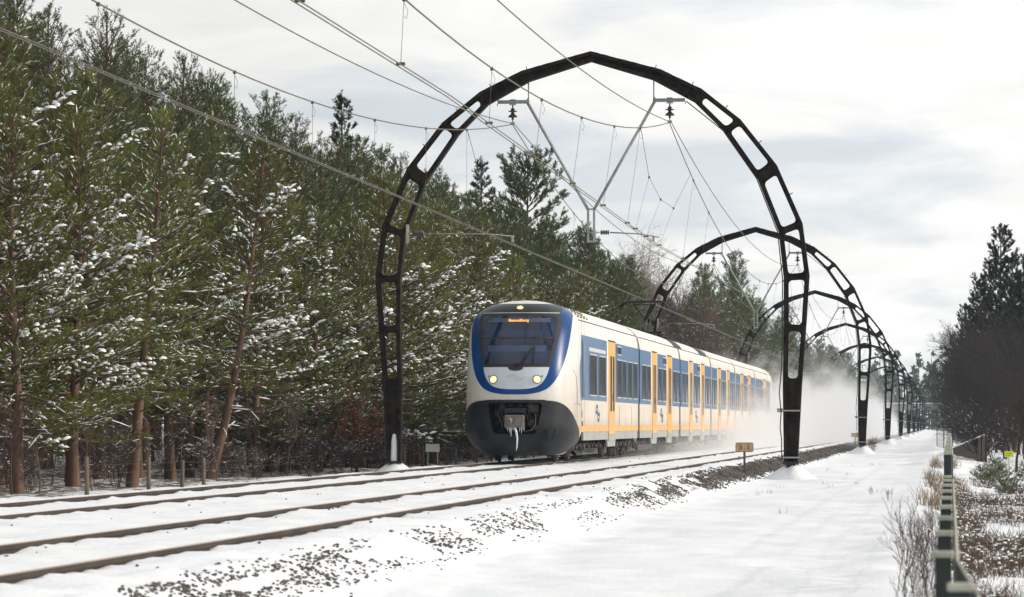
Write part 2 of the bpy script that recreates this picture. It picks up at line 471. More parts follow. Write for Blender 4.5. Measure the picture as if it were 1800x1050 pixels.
# ------------------------------------------------------------------ ballast stones on the shoulder
def stone_mesh(seed):
    r = random.Random(seed)
    bm = bmesh.new(); bmesh.ops.create_icosphere(bm, subdivisions=1, radius=0.5)
    for v in bm.verts:
        v.co *= r.uniform(0.72, 1.15)
        v.co.z *= 0.75
    me = bpy.data.meshes.new('stone'); bm.to_mesh(me); bm.free()
    me.materials.append(M['stone']); return me
stones = [stone_mesh(i) for i in range(8)]
ballast = empty('ballast_shoulder'); tag(ballast, 'dark ballast stones poking through snow along the right track shoulder', kind='structure')
sr = random.Random(5)
n_single = 0; sv = []; sf = []; base = 0
cand = []
tries = 0
while tries < 110000:
    tries += 1
    y = 21 + (260 - 21) * sr.random() ** 1.75
    u = sr.gauss(0, 0.66)
    x = -4.87 + 0.24 * u
    if abs(u) > 1.7: continue
    dens = 0.07 + 0.93 * min(1, max(0, (y - 50) / 35))
    clump = float(vnoise(np.array([x * 5.5]), np.array([y * 0.45]), 9)[0]) + 0.5
    if y < 75 and clump < 0.46 - 0.3 * max(0, (y - 55) / 20): continue
    if sr.random() > dens * (1.4 if clump > .5 else 0.9): continue
    cand.append((y, x))
# scattered single stones between the rails
for _ in range(160):
    y = 24 + 90 * sr.random() ** 1.3
    cand.append((y, sr.choice([-7.32, -7.25, -7.3, -6.2, -9.2, -8.9, -9.5, -5.75, -5.6, -8.4])))
cand.sort()
zs = ground_z(np.array([c[1] for c in cand]), np.array([c[0] for c in cand]))
stone_np = []; octa_np = []
for q in range(8):      # simpler eight faced stones for the distance
    r_ = np.random.default_rng(50 + q); v = np.array([(.5, 0, 0), (-.5, 0, 0), (0, .5, 0), (0, -.5, 0), (0, 0, .45), (0, 0, -.4)]) * r_.uniform(.75, 1.2, (6, 1)) + r_.normal(0, .08, (6, 3))
    octa_np.append((v, np.array([(0, 2, 4), (2, 1, 4), (1, 3, 4), (3, 0, 4), (2, 0, 5), (1, 2, 5), (3, 1, 5), (0, 3, 5)])))
for me in stones:
    v = np.array([q.co[:] for q in me.vertices]); f = np.array([p.vertices[:] for p in me.polygons]); stone_np.append((v, f))
BV = []; BF = []; nb0 = 0
for i, (y, x) in enumerate(cand):
    s = sr.uniform(0.018, 0.040) * (1 + .3 * min(1, max(0, (y - 50) / 40))); rz = sr.uniform(0, 6.28); zc = zs[i] + s * sr.uniform(0.0, 0.3)
    if y < 50 and n_single < 300:
        o = bpy.data.objects.new('stone', stones[sr.randrange(8)]); link(o, ballast)
        o.location = (x, y, zc); o.rotation_euler = (sr.uniform(-.5, .5), sr.uniform(-.5, .5), rz); o.scale = (s * 1.2, s, s * 0.9); n_single += 1
    else:
        if y > 64:
            if sr.random() < .40: continue
            s *= 1.22
        v, f = (octa_np if y > 64 else stone_np)[sr.randrange(8)]
        c_, s_ = cos(rz), sin(rz)
        q = v * (s * 1.2, s, s * 0.9)
        q = np.stack([q[:, 0] * c_ - q[:, 1] * s_, q[:, 0] * s_ + q[:, 1] * c_, q[:, 2]], -1) + (x, y, zc)
        BV.append(q); BF.append(f + nb0); nb0 += len(v)
o = np_obj('ballast_stones', np.concatenate(BV), np.concatenate(BF), [M['stone']], ballast); tag(o, kind='stuff')
# ------------------------------------------------------------------ arched catenary portals
PX = -8.69
OUT = [(0, 10.33), (1.74, 9.86), (2.80, 9.34), (3.76, 8.57), (4.65, 7.43), (5.28, 5.98), (5.45, 4.67), (5.36, 3.35), (5.25, 1.89), (5.15, .04)]
INN = [(0, 10.08), (1.56, 9.60), (2.60, 9.03), (3.35, 8.28), (4.18, 7.08), (4.70, 5.75), (4.82, 4.63), (4.82, 3.40), (4.79, 1.89), (4.81, .04)]

def lerp2(a, b, t): return (a[0] + (b[0] - a[0]) * t, a[1] + (b[1] - a[1]) * t)
def dist2(a, b): return math.hypot(a[0] - b[0], a[1] - b[1])
def round_poly(P, r, seg=4):
    n = len(P); R = []
    for i in range(n):
        p0, p1, p2 = P[i - 1], P[i], P[(i + 1) % n]
        a = min(r, dist2(p0, p1) * .48, dist2(p1, p2) * .48)
        q0 = lerp2(p1, p0, a / dist2(p0, p1)); q2 = lerp2(p1, p2, a / dist2(p1, p2))
        for k in range(seg + 1):
            t = k / seg
            R.append(lerp2(lerp2(q0, p1, t), lerp2(p1, q2, t), t))
    return R
def plate_mesh(name, outer, holes, depth, mats):
    """2D plate (x,z) with holes, thickness along y"""
    cd = bpy.data.curves.new(name, 'CURVE'); cd.dimensions = '2D'; cd.fill_mode = 'BOTH'; cd.extrude = depth / 2
    for poly in [outer] + holes:
        s = cd.splines.new('POLY'); s.points.add(len(poly) - 1)
        for i, p in enumerate(poly): s.points[i].co = (p[0], p[1], 0, 1)
        s.use_cyclic_u = True
    o = bpy.data.objects.new(name, cd); COL.objects.link(o)
    dg = bpy.context.evaluated_depsgraph_get(); dg.update()
    me = bpy.data.meshes.new_from_object(o.evaluated_get(dg))
    bpy.data.objects.remove(o)
    me.transform(Matrix.Rotation(pi / 2, 4, 'X'))
    me.name = name
    me.materials.clear()
    for m_ in mats: me.materials.append(m_)
    return me
holes = []
ins, bat = .115, [0, 0, .16, .085, .17, .085, .085, .085, .085]
for i in range(2, 8):
    a0, a1, b0, b1 = OUT[i], OUT[i + 1], INN[i], INN[i + 1]
    if i == 7: a1 = lerp2(a0, a1, .86); b1 = lerp2(b0, b1, .86)
    L = (dist2(a0, a1) + dist2(b0, b1)) / 2
    t0 = bat[i] / L; t1 = 1 - (bat[i + 1] / L if i < 7 else 0.02)
    def pt(t, s, a0=a0, a1=a1, b0=b0, b1=b1):
        o_, n_ = lerp2(a0, a1, t), lerp2(b0, b1, t)
        w = ins / dist2(o_, n_)
        return lerp2(o_, n_, w if s == 0 else 1 - w)
    holes.append(round_poly([pt(t0, 0), pt(t1, 0), pt(t1, 1), pt(t0, 1)], .10))
bolt = [(5.02 + .025 * cos(k * pi / 4), 1.86 + .025 * sin(k * pi / 4)) for k in range(8)]
half = plate_mesh('half_arch', OUT + INN[::-1], holes + [bolt], .10, [M['steel']])
bm = bmesh.new(); bm.from_mesh(half)
def ribbon(bm, pts, side, w, d):
    """flange strip following the chord, inside the outline"""
    n = len(pts); q = []
    for i in range(n):
        a = Vector(pts[max(i - 1, 0)]); c = Vector(pts[min(i + 1, n - 1)])
        t = (c - a).normalized(); nn = Vector((t.y, -t.x)) * side
        q.append((pts[i][0] + nn.x * w, pts[i][1] + nn.y * w))
    rows = []
    for p, r_ in zip(pts, q):
        rows.append([bm.verts.new((p[0], -d, p[1])), bm.verts.new((p[0], d, p[1])), bm.verts.new((r_[0], d, r_[1])), bm.verts.new((r_[0], -d, r_[1]))])
    for i in range(n - 1):
        for j in range(4):
            j2 = (j + 1) % 4
            bm.faces.new((rows[i][j], rows[i][j2], rows[i + 1][j2], rows[i + 1][j]))
    bm.faces.new(rows[0]); bm.faces.new(rows[-1][::-1])
def off(pts, d):    # stand 3 mm proud of the plate's edge
    return [(p[0] + d, p[1] + d * .5) for p in pts]
ribbon(bm, off(OUT, .003), 1, .085, .145)
ribbon(bm, off(INN, -.003), -1, .085, .145)
# batten ribs at the nodes
for i in range(2, 9):
    o_, n_ = Vector(OUT[i]), Vector(INN[i])
    t = (n_ - o_); L = t.length; t.normalize(); nn = Vector((-t.y, t.x)); w = .05 if i != 4 else .11
    q = [o_ + t * .06 + nn * w, n_ - t * .06 + nn * w, n_ - t * .06 - nn * w, o_ + t * .06 - nn * w]
    lo = [bm.verts.new((p.x, -.085, p.y)) for p in q]; hi = [bm.verts.new((p.x, .085, p.y)) for p in q]
    bm.faces.new(lo); bm.faces.new(hi[::-1])
    for j in range(4): bm.faces.new((lo[j], lo[(j + 1) % 4], hi[(j + 1) % 4], hi[j]))
bmesh.ops.recalc_face_normals(bm, faces=bm.faces[:]); bm.to_mesh(half)
half_l = half.copy(); half_l.transform(Matrix.Scale(-1, 4, (1, 0, 0))); half_l.flip_normals(); half_l.name = 'half_arch'
bm.free()

def mound_mesh(seed, r=.74, h=.46):
    n, k = 28, 9; V = []; F = []
    rr = random.Random(seed); ph = [rr.uniform(0, 6.28) for _ in range(4)]
    for i in range(k + 1):
        t = i / k
        for j in range(n):
            a = 2 * pi * j / n
            R = r * t * (1 + .10 * sin(2 * a + ph[0]) + .06 * sin(3 * a + ph[1]) + .03 * sin(7 * a + ph[2]))
            z = h * (max(0, 1 - t) ** 1.05 if t > .25 else (1 - t) * .82 + .13) + .015 * sin(5 * a + 4 * t + ph[3])
            V.append((R * cos(a), R * sin(a), z - .06 * t))
    for i in range(k):
        for j in range(n):
            F.append((i * n + j, i * n + (j + 1) % n, (i + 1) * n + (j + 1) % n, (i + 1) * n + j))
    return np_mesh('footing_snow', V, F, [M['snow']], smooth=True)

def insulator_mesh():
    mb = MB()
    mb.lathe([(.018, .0), (.018, -.12), (.05, -.12), (.05, -.17), (.115, -.185), (.118, -.20), (.045, -.21), (.04, -.25), (.10, -.30), (.125, -.335), (.10, -.345), (.03, -.35), (.03, -.40), (.012, -.41), (.012, -.47)], n=14, mi=0)
    mb.box((0, 0, -.02), (.16, .09, .03), 1)
    mb.box((0, 0, -.50), (.11, .10, .07), 1, bev=.012)
    return mb

portal = empty('catenary_arch', (PX, PORTAL_Y[0], 0))
link(bpy.data.objects.new('half_arch', half), portal)
link(bpy.data.objects.new('half_arch', half_l), portal)
mb = MB()   # splice plates with bolts at the crown hinge
mb.box((-.10, -.075, 10.19), (.17, .02, .17), 0); mb.box((.10, -.075, 10.19), (.17, .02, .17), 0)
for sx in (-1, 1):
    for bx in (.05, .15):
        for bz in (10.13, 10.25): mb.box((sx * bx, -.092, bz), (.022, .02, .022), 0)
mb.build('crown_plate', M['steel'], portal)
for sx in (-1, 1):
    bx = sx * 1.98     # wire position from the portal's centre
    mb = MB(); mb.tube([(sx * 1.58, 0, 9.12), (sx * 1.58, 0, 9.60)], .018, 6); mb.build('hanger_rod', M['galv'], portal)
    mb = MB()
    mb.box((sx * 1.96, 0, 9.09), (.80, .10, .085), 0, bev=.006); mb.box((sx * 1.98, 0, 9.142), (.14, .13, .018), 0); mb.box((sx * 1.60, 0, 9.10), (.035, .14, .13), 0)
    mb.box((sx * 2.37, 0, 9.02), (.02, .02, .06), 0)
    mb.build('bracket_beam', M['bracketgreen'], portal)
    o = insulator_mesh().build('insulator', [M['porcelain'], M['galv']], portal); o.location = (bx, 0, 9.045)
    mb = MB(); mb.tube([(sx * 1.60, 0, 9.06), (sx * .075, 0, 6.36)], .038, 8); mb.build('strut', M['galv'], portal)
    mb = MB(); mb.box((sx * .075, 0, 5.96), (.055, .06, .82), 0); mb.build('drop_bar', M['galv'], portal)
for z_ in (6.37, 5.56):
    mb = MB(); mb.box((0, 0, z_), (.22, .05, .045), 0); mb.build('drop_bar_tie', M['galv'], portal)
for sx in (-1, 1):      # climbing stubs along the outer flange
    for i, t in ((0, .93), (1, .75), (2, .6), (3, .5), (4, .5), (5, .5)):
        q = lerp2(OUT[i], OUT[i + 1], t); a = Vector((OUT[i + 1][0] - OUT[i][0], OUT[i + 1][1] - OUT[i][1])).normalized(); nn = Vector((-a.y, a.x))
        mb = MB(); mb.tube([(sx * q[0], .03, q[1]), (sx * (q[0] + nn.x * .09), .03, q[1] + nn.y * .09)], .012, 6); mb.build('step_stub', M['steel'], portal)
# registration arms
mb = MB()
mb.tube([(-.12, -.05, 5.79), (.22, -.05, 5.785)], .016, 6, 0)
for k in range(5): mb.lathe([(.025, -.02), (.06, -.012), (.06, .012), (.025, .02)], (.26 + k * .045, -.05, 5.783), 'x', 10, 1)
mb.tube([(.48, -.05, 5.78), (1.2, -.05, 5.74), (1.72, -.05, 5.655)], .02, 6, 0)
mb.box((1.57, -.05, 5.62), (.05, .06, .14), 0)
mb.build('steady_arm', [M['galv'], M['porcelain']], portal)
mb = MB()
mb.box((-4.63, -.16, 5.78), (.07, .05, .46), 0); mb.box((-4.56, -.16, 5.78), (.10, .05, .05), 0)
for k in range(6): mb.lathe([(.025, -.02), (.07, -.012), (.07, .012), (.025, .02)], (-4.46 + k * .045, -.16, 5.78), 'x', 10, 1)
mb.tube([(-4.2, -.16, 5.78), (-2.6, -.12, 5.76), (-1.93, -.05, 5.70)], .013, 6, 0)
mb.box((-1.98, -.05, 5.62), (.05, .06, .14), 0)
mb.build('steady_arm', [M['cap'], M['porcelain']], portal)
# earth cable, clamps and box on the right leg
mb = MB(); mb.tube([(4.755, -.15, z_) for z_ in (0.1, .6)] + [(4.72, -.15, .9), (4.745, -.15, 1.3), (4.70, -.15, 1.75), (4.76, -.15, 2.4), (4.79, -.15, 3.4), (4.79, -.15, 4.6), (4.67, -.15, 5.76), (4.15, -.15, 7.1), (3.32, -.15, 8.3), (2.4, -.1, 9.05)], .014, 5); mb.build('cable', M['black'], portal)
for zc in (1.32, .16):
    mb = MB(); xo, xi = np.interp(zc, [p[1] for p in OUT[::-1]], [p[0] for p in OUT[::-1]]), np.interp(zc, [p[1] for p in INN[::-1]], [p[0] for p in INN[::-1]])
    mb.box(((xo + xi) / 2, 0, zc), (xo - xi + .04, .32, .035), 0); mb.build('clamp_band', M['galv'], portal)
mb = MB(); mb.box((4.71, -.08, 1.33), (.14, .1, .10), 0, bev=.01); mb.build('junction_box', M['galv'], portal)
for sx in (-1, 1):
    mb = MB(); mb.box((sx * 4.98, 0, -.16), (.22, .26, .42), 0); mb.box((sx * 4.98, 0, .03), (.40, .34, .05), 0); mb.build('foot', M['black'], portal)
    o = link(bpy.data.objects.new('footing_snow', mound_mesh(11 + sx)), portal)
    o.location = (sx * 4.98, .05, -.38 if sx > 0 else -.33)
mb = MB()   # snow lying along the top of the crown and battens
for sx in (-1, 1):
    for i in range(0, 2):
        a, c_ = OUT[i], OUT[i + 1]
        for k in range(7):
            t = (k + .5) / 7; p = lerp2(a, c_, t)
            if (k * 7 + i * 3 + (sx > 0)) % 3: mb.box((sx * p[0], 0, p[1] + .008), (.16, .18, .016), 0, rot=Matrix.Rotation(-sx * math.atan2(a[1] - c_[1], c_[0] - a[0]) * -1, 3, 'Y'))
tag(mb.build('snow_strip', M['branch_snow'], portal), kind='stuff')
ORD = ['first', 'second', 'third', 'fourth', 'fifth', 'sixth', 'seventh', 'eighth', 'ninth', 'tenth']
PLAB = ['nearest and largest black steel arch over the tracks, framing the train front',
        'second black steel arch from the camera, behind the raised pantograph',
        'third black steel arch from the camera, rising past the tail of the train'] + \
       ['%s black steel arch from the camera in the row over the tracks' % ORD[k] for k in range(3, 10)]
tag(portal, PLAB[0], 'catenary arch', 'steel arches carrying the overhead wires')
for k in range(1, 10):
    c = copy_tree(portal); c.location.y = PORTAL_Y[k]; c['label'] = PLAB[k]
    if k == 9: c['label'] = 'smallest black steel arch, farthest down the row over the tracks'
# snow caught in the left foot of the nearest arch
mb = MB(); mb.lathe([(0.0, .60), (.045, .58), (.075, .45), (.09, .2), (.10, .02), (.11, 0)], (0, 0, 0), 'z', 10)
o = mb.build('web_snow', M['snow'], portal); o.location = (-4.98, -.055, .06); o.scale = (1, .5, 1.15)

# ------------------------------------------------------------------ overhead wires
def span_y(k): return 85 + 76.5 * k
def mess_z(y, sag):
    u = ((y - 85) / 76.5) % 1.0
    return 8.53 - 4 * sag * u * (1 - u)
def overhead(x, lab, wmat, amp):
    def stag(y): return -amp * abs(1 - 2 * (((y - 85) / 76.5) % 1.0))
    e = empty('overhead_line', (x, 0, 0)); tag(e, lab, 'overhead line', 'overhead wires of the two tracks')
    ys = np.concatenate([np.arange(12, 320, 2.25), np.arange(320, 780, 6)])
    ys = np.unique(np.concatenate([ys, [p for p in PORTAL_Y]]))
    for nm, sag, r in (('messenger_wire', 2.2, .0125), ('feeder_wire', 1.12, .0115)):
        mb = MB(); mb.tube([(0 if nm[0] == 'm' else .05, y, mess_z(y, sag)) for y in ys], r, 5); mb.build(nm, M['wire'], e)
    for s in (-1, 1):
        mb = MB(); mb.tube([(s * .035 + stag(y), y, 5.50) for y in [8 + 76.5 / 6 * q + .25 for q in range(61)]], .0085, 5); mb.build('contact_wire', wmat, e)
    for k in range(-1, 4):
        yp = 85 + 76.5 * k
        for d in (8.3, 14.5, 21, 27.5, 34, 42.5, 49, 55.5, 62, 68.2):
            y = yp + d
            if y < 14: continue
            zt = mess_z(y, 2.2)
            mb = MB(); mb.tube([(0, y, zt), (stag(y), y, 5.52)], .0035, 4)
            mb.box((0, y, zt - .01), (.04, .07, .05)); mb.box((stag(y), y, 5.53), (.11, .06, .035))
            mb.tube([(0, y, zt - .05), (.05, y, zt - .16), (.03, y, zt - .26), (0, y, zt - .22)], .003, 4)
            mb.build('dropper', M['wire'], e)
        if k >= 0:      # stitch wire slung under each arch with its own droppers
            P = [(-8.2, mess_z(yp - 8.2, 2.2)), (-6, 6.72), (-2.7, 6.42), (1.3, 6.46), (7.3, mess_z(yp + 7.3, 2.2))]
            mb = MB(); mb.tube([(0, yp + a, z) for a, z in P], .006, 5)
            for a, z in P[1:4]:
                mb.tube([(0, yp + a, z), (stag(yp + a), yp + a, 5.52)], .003, 4); mb.box((0, yp + a, z), (.04, .06, .05)); mb.box((stag(yp + a), yp + a, 5.53), (.11, .06, .035))
            mb.build('stitch_wire', M['wire'], e)
overhead(TR_R + .03, 'overhead wires above the empty nearer track, running through every arch', M['wire'], .38)
overhead(TR_L + .02, 'overhead wires above the train, touched by its raised pantograph', M['wiregrey'], 0.0)
# ------------------------------------------------------------------ the train
TX, TY = -10.7, 85.6
def livery(name, base, dirt, zlo, zhi, amount, rough=0.35):
    """paint with road film thrown up over its lower part"""
    m, nt, b = new_mat(name)
    t = nt.nodes.new('ShaderNodeTexCoord'); s = nt.nodes.new('ShaderNodeSeparateXYZ'); nt.links.new(t.outputs['Object'], s.inputs[0])
    n1_ = noise(nt, 0.55, 6, 0.6, stretch=(1, 1, .35)); n2_ = noise(nt, 3.2, 5, 0.65, stretch=(1, 1, .3))
    g = maprange(nt, s.outputs[2], zhi, zlo, 0, 1)
    d = mathn(nt, 'MULTIPLY', mathn(nt, 'MULTIPLY', g, maprange(nt, n1_, .3, .7, .25, 1.25)), maprange(nt, n2_, .25, .75, .6, 1.2))
    d = mathn(nt, 'MULTIPLY', d, amount, clamp=True)
    top = mixc(nt, maprange(nt, n2_, .35, .75, 0, .26), base, dirt)
    nt.links.new(mixc(nt, d, top, dirt), b.inputs['Base Color'])
    b.inputs['Roughness'].default_value = rough
    return m
M['cream'] = livery('cream_paint', (.75, .725, .655), (.58, .44, .30), .75, 2.2, 1.1)
M['nosewhite'] = livery('nose_white_paint', (.66, .67, .66), (.46, .35, .22), 1.2, 2.6, .95)
M['grillwhite'] = mat('white_front_panel', (.50, .55, .60), (.56, .61, .66), .4, 3)
M['navy'] = mat('deep_blue_paint', (.001, .042, .17), (.002, .055, .21), .3, 2, spec=.2)
M['blue'] = livery('blue_paint', (.045, .13, .275), (.28, .30, .33), .9, 2.6, .4)
M['yellow'] = livery('yellow_stripe_paint', (.80, .38, .03), (.60, .46, .30), .2, 1.3, .85)
M['orange'] = livery('door_paint', (.78, .40, .07), (.60, .42, .25), .6, 2.6, .55)
M['amber'] = livery('bright_door_paint', (.80, .38, .015), (.62, .40, .18), .5, 1.6, .5)
M['charcoal'] = mat('charcoal_bumper', (.010, .0125, .016), (.024, .027, .03), .5, 2.2, detail=6, spec=.25)
M['panelgrey'] = mat('dark_grey_panel', (.014, .017, .02), (.024, .027, .03), .4, 2, spec=.3)
M['skirt'] = mat('grey_skirt', (.27, .29, .28), (.36, .37, .35), .6, 3, stretch=(1, 1, .4))
M['gear'] = mat('dirty_running_gear', (.02, .018, .016), (.085, .07, .055), .8, 6, detail=8)
M['frame'] = mat('pale_window_frame', (.45, .46, .45), (.52, .53, .52), .5, 5)
m, nt, b = new_mat('window_glass'); b.inputs['Roughness'].default_value = .12
nt.links.new(ramp2(nt, noise(nt, .9, 4), (.06, .062, .056), (.10, .10, .088)), b.inputs['Base Color']); M['glass'] = m
m, nt, b = new_mat('windscreen_glass'); b.inputs['Roughness'].default_value = .06
nt.links.new(ramp2(nt, noise(nt, 1.3, 3, stretch=(.25, 1, 2.2)), (.004, .0075, .021), (.014, .026, .068), .35, .62), b.inputs['Base Color']); M['screen'] = m
M['seam'] = mat('dark_seam', (.04, .035, .03), (.06, .05, .045), .8, 5)
M['rubber'] = mat('black_rubber', (.012, .012, .012), (.02, .02, .02), .7, 5)
M['lamp'] = emit('lit_lamp', (1.0, .70, .36), 1.35)
M['led'] = emit('orange_led', (1.0, .38, .06), 1.3)
M['lensring'] = mat('lamp_ring', (.14, .13, .12), (.2, .19, .18), .4, 8)
M['ice'] = mat('icicle', (.62, .64, .66), (.7, .72, .74), .25, 8)
M['couplergrey'] = mat('coupler_iron', (.12, .105, .095), (.20, .175, .16), .6, 7, detail=7, bmp=.2)
M['logo'] = mat('logo_blue', (.02, .06, .20), (.03, .08, .24), .5, 5)

train = empty('train', (TX, TY, 0))
tag(train, 'white and blue commuter train with yellow doors and lit headlights, running through drifting snow', 'train')
PROF = [(1.42, .78), (1.42, 1.4), (1.42, 2.0), (1.42, 2.7), (1.42, 3.3), (1.405, 3.48), (1.355, 3.66), (1.25, 3.82), (1.06, 3.97), (.80, 4.08), (.50, 4.155), (.22, 4.19), (0, 4.2)]
def ringpts(prof=PROF):
    return [(-w, z) for w, z in prof] + [(w, z) for w, z in prof[::-1][1:]]
def shell(y0, y1, name, mats, parent, prof=PROF):
    R = ringpts(prof); n = len(R); V = []; F = []
    ys = [y0, (y0 + y1) / 2, y1]
    for y in ys: V += [(x, y, z) for x, z in R]
    for i in range(len(ys) - 1):
        for j in range(n - 1):
            F.append((i * n + j, i * n + j + 1, (i + 1) * n + j + 1, (i + 1) * n + j))
        F.append((i * n + n - 1, i * n, (i + 1) * n, (i + 1) * n + n - 1))
    mb = MB(); mb.add(V, F, 0, True)
    mb.add([(x, y0, z) for x, z in R], [list(range(n))], 0); mb.add([(x, y1, z) for x, z in R], [list(range(n))[::-1]], 0)
    o = mb.build(name, mats, parent)
    return o
def sheet(y0, y1, z0, z1, name, mt, parent, proud=.006, x=1.42):
    mb = MB(); mb.box((x + proud / 2 - .01, (y0 + y1) / 2, (z0 + z1) / 2), (proud + .02, y1 - y0, z1 - z0)); return mb.build(name, mt, parent)
WIN_MESH = {}
def window(y0, y1, z0, z1, parent, name='window'):
    key = (round(y1 - y0, 2), round(z1 - z0, 2))
    if key not in WIN_MESH:
        w, h = y1 - y0, z1 - z0; mb = MB(); t = .03
        mb.box((0, 0, h / 2 - t / 2), (.03, w, t), 0); mb.box((0, 0, -h / 2 + t / 2), (.03, w, t), 0)
        mb.box((0, -w / 2 + t / 2, 0), (.026, t, h - 2 * t), 1); mb.box((0, w / 2 - t / 2, 0), (.026, t, h - 2 * t), 1)
        mb.box((-.008, 0, 0), (.02, w - 2 * t, h - 2 * t), 2)
        o = mb.build(name, [M['frame'], M['blue'], M['glass']], parent); WIN_MESH[key] = o.data
    else:
        o = link(bpy.data.objects.new(name, WIN_MESH[key]), parent)
    o.location = (1.432, (y0 + y1) / 2, (z0 + z1) / 2); return o
def door(y0, y1, parent, mt):
    mb = MB(); w = y1 - y0; yc = (y0 + y1) / 2
    for s in (-1, 1):
        mb.box((1.425, yc + s * w / 4, 2.0), (.03, w / 2 - .025, 2.62), 0, bev=.008)
        mb.box((1.4445, yc + s * w * .20, 2.13), (.012, w * .22, 1.56), 1, bev=.004)
    mb.box((1.42, yc, 2.0), (.02, .03, 2.62), 2)
    mb.box((1.427, yc, 3.335), (.03, w + .06, .035), 2)
    mb.box((1.425, yc, .60), (.03, w, .16), 3)
    mb.box((1.447, yc + w * .05, 1.75), (.012, .04, .22), 2)
    o = mb.build('door', [mt, M['glass'], M['rubber'], M['skirt']], parent)
    if mt is M['amber']: o['label'] = 'bright yellow door'
    return o
def logo_mesh(w, h, t):
    mb = MB()
    def stroke(P):
        for a, c in zip(P[:-1], P[1:]):
            d = Vector((c[0] - a[0], c[1] - a[1])); L = d.length; d.normalize(); n_ = Vector((-d.y, d.x)) * t / 2
            q = [(a[0] - d.x * t * .3 + n_.x, a[1] - d.y * t * .3 + n_.y), (c[0] + d.x * t * .3 + n_.x, c[1] + d.y * t * .3 + n_.y), (c[0] + d.x * t * .3 - n_.x, c[1] + d.y * t * .3 - n_.y), (a[0] - d.x * t * .3 - n_.x, a[1] - d.y * t * .3 - n_.y)]
            mb.prism(q, 'y', 0, .004)
    A = [(-.5, 0), (-.30, .42), (-.04, .42), (.14, -.06), (.32, -.06)]
    A = [(p[0] * w, p[1] * h) for p in A]
    stroke(A); stroke([(-p[0], -p[1]) for p in A])
    return mb
def underframe(y0, y1, parent, wells):
    """grey skirt with deeper pieces below the doors"""
    mb = MB()
    for s in (1, -1):
        poly = [(y0, .785), (y0, .56)]
        for a, c in wells:
            poly += [(a - .28, .56), (a - .18, .36), (c + .18, .36), (c + .28, .56)]
        poly += [(y1, .56), (y1, .785)]
        mb.prism(poly, 'x', s * 1.412, s * 1.36)
    mb.box((0, (y0 + y1) / 2, .74), (2.6, y1 - y0, .08), 1)
    rr = random.Random(int(y0 * 10))
    y = y0 + 1.0
    while y < y1 - 1.6:
        w = rr.uniform(.5, 1.4)
        mb.box((rr.uniform(.3, .75), y + w / 2, rr.uniform(.45, .55)), (rr.uniform(.5, .9), w * .85, rr.uniform(.22, .34)), 1, bev=.02)
        mb.tube([(1.2, y, .5), (1.2, y + w * .6, .36), (1.22, y + w * .8, .62)], .025, 6, 1)
        y += w
    return mb.build('skirt', [M['skirt'], M['gear']], parent)

BOUND = [2.62, 19.64, 36.3, 52.9, 69.2, 85.9, 103.2]
Z_BT, Z_BB = 3.31, 1.62
def py(px): return unproj(px, 700, x=-9.28).y - TY
# pixel columns of the photograph along the right flank: blue blocks, doors, windows, small display windows
CARS = [
    dict(blue=[(1021.5, 1066.5), (1081.5, 1122.3)], door=[(1069.6, 1080.6, 0)], win=[(1035.8, 1048), (1051.8, 1063.8), (1083.8, 1091.4), (1093, 1100), (1102.8, 1109.8), (1112, 1119.6)], small=[(1084, 1091)]),
    dict(blue=[(1124.5, 1144), (1155.5, 1171), (1181.6, 1194.6)], door=[(1146.2, 1153.6, 0), (1173.3, 1179.9, 1)], win=[(1128, 1134.6), (1136.3, 1143), (1156.5, 1162), (1164, 1170.5), (1182.3, 1187), (1188.6, 1194)], small=[(1164.6, 1170.6)]),
    dict(blue=[(1196.2, 1210), (1218.8, 1230), (1238.6, 1249.2)], door=[(1211.8, 1216.8, 0), (1232.4, 1237.2, 0)], win=[(1198.4, 1202.6), (1204.3, 1209), (1219.4, 1223.4), (1225.2, 1229.6), (1239, 1242.8), (1244.3, 1248.6)], small=[(1225.5, 1229.6)]),
    dict(blue=[(1251, 1260.6), (1267.6, 1276.4), (1282.8, 1291.4)], door=[(1262.2, 1266.4, 0), (1278.2, 1281.8, 0)], win=[(1252, 1255.4), (1256.6, 1260), (1268.2, 1271.6), (1272.8, 1276), (1283.4, 1286.6), (1287.6, 1290.6)], small=[]),
    dict(blue=[(1293.2, 1301.2), (1307, 1314), (1319.6, 1326.4)], door=[(1302, 1305.9, 0), (1315, 1318.8, 0)], win=[(1294, 1296.8), (1298, 1300.8), (1307.4, 1310), (1311, 1313.6), (1320, 1322.5), (1323.4, 1326)], small=[(1311, 1313.8)]),
    dict(blue=[(1328.2, 1341), (1346.4, 1354)], door=[(1341.8, 1345.6, 0)], win=[(1329, 1331.6), (1332.4, 1335), (1336, 1338), (1339, 1340.8), (1347, 1349.6), (1350.4, 1353)], small=[(1338.6, 1340.6)]),
]
carriages = []
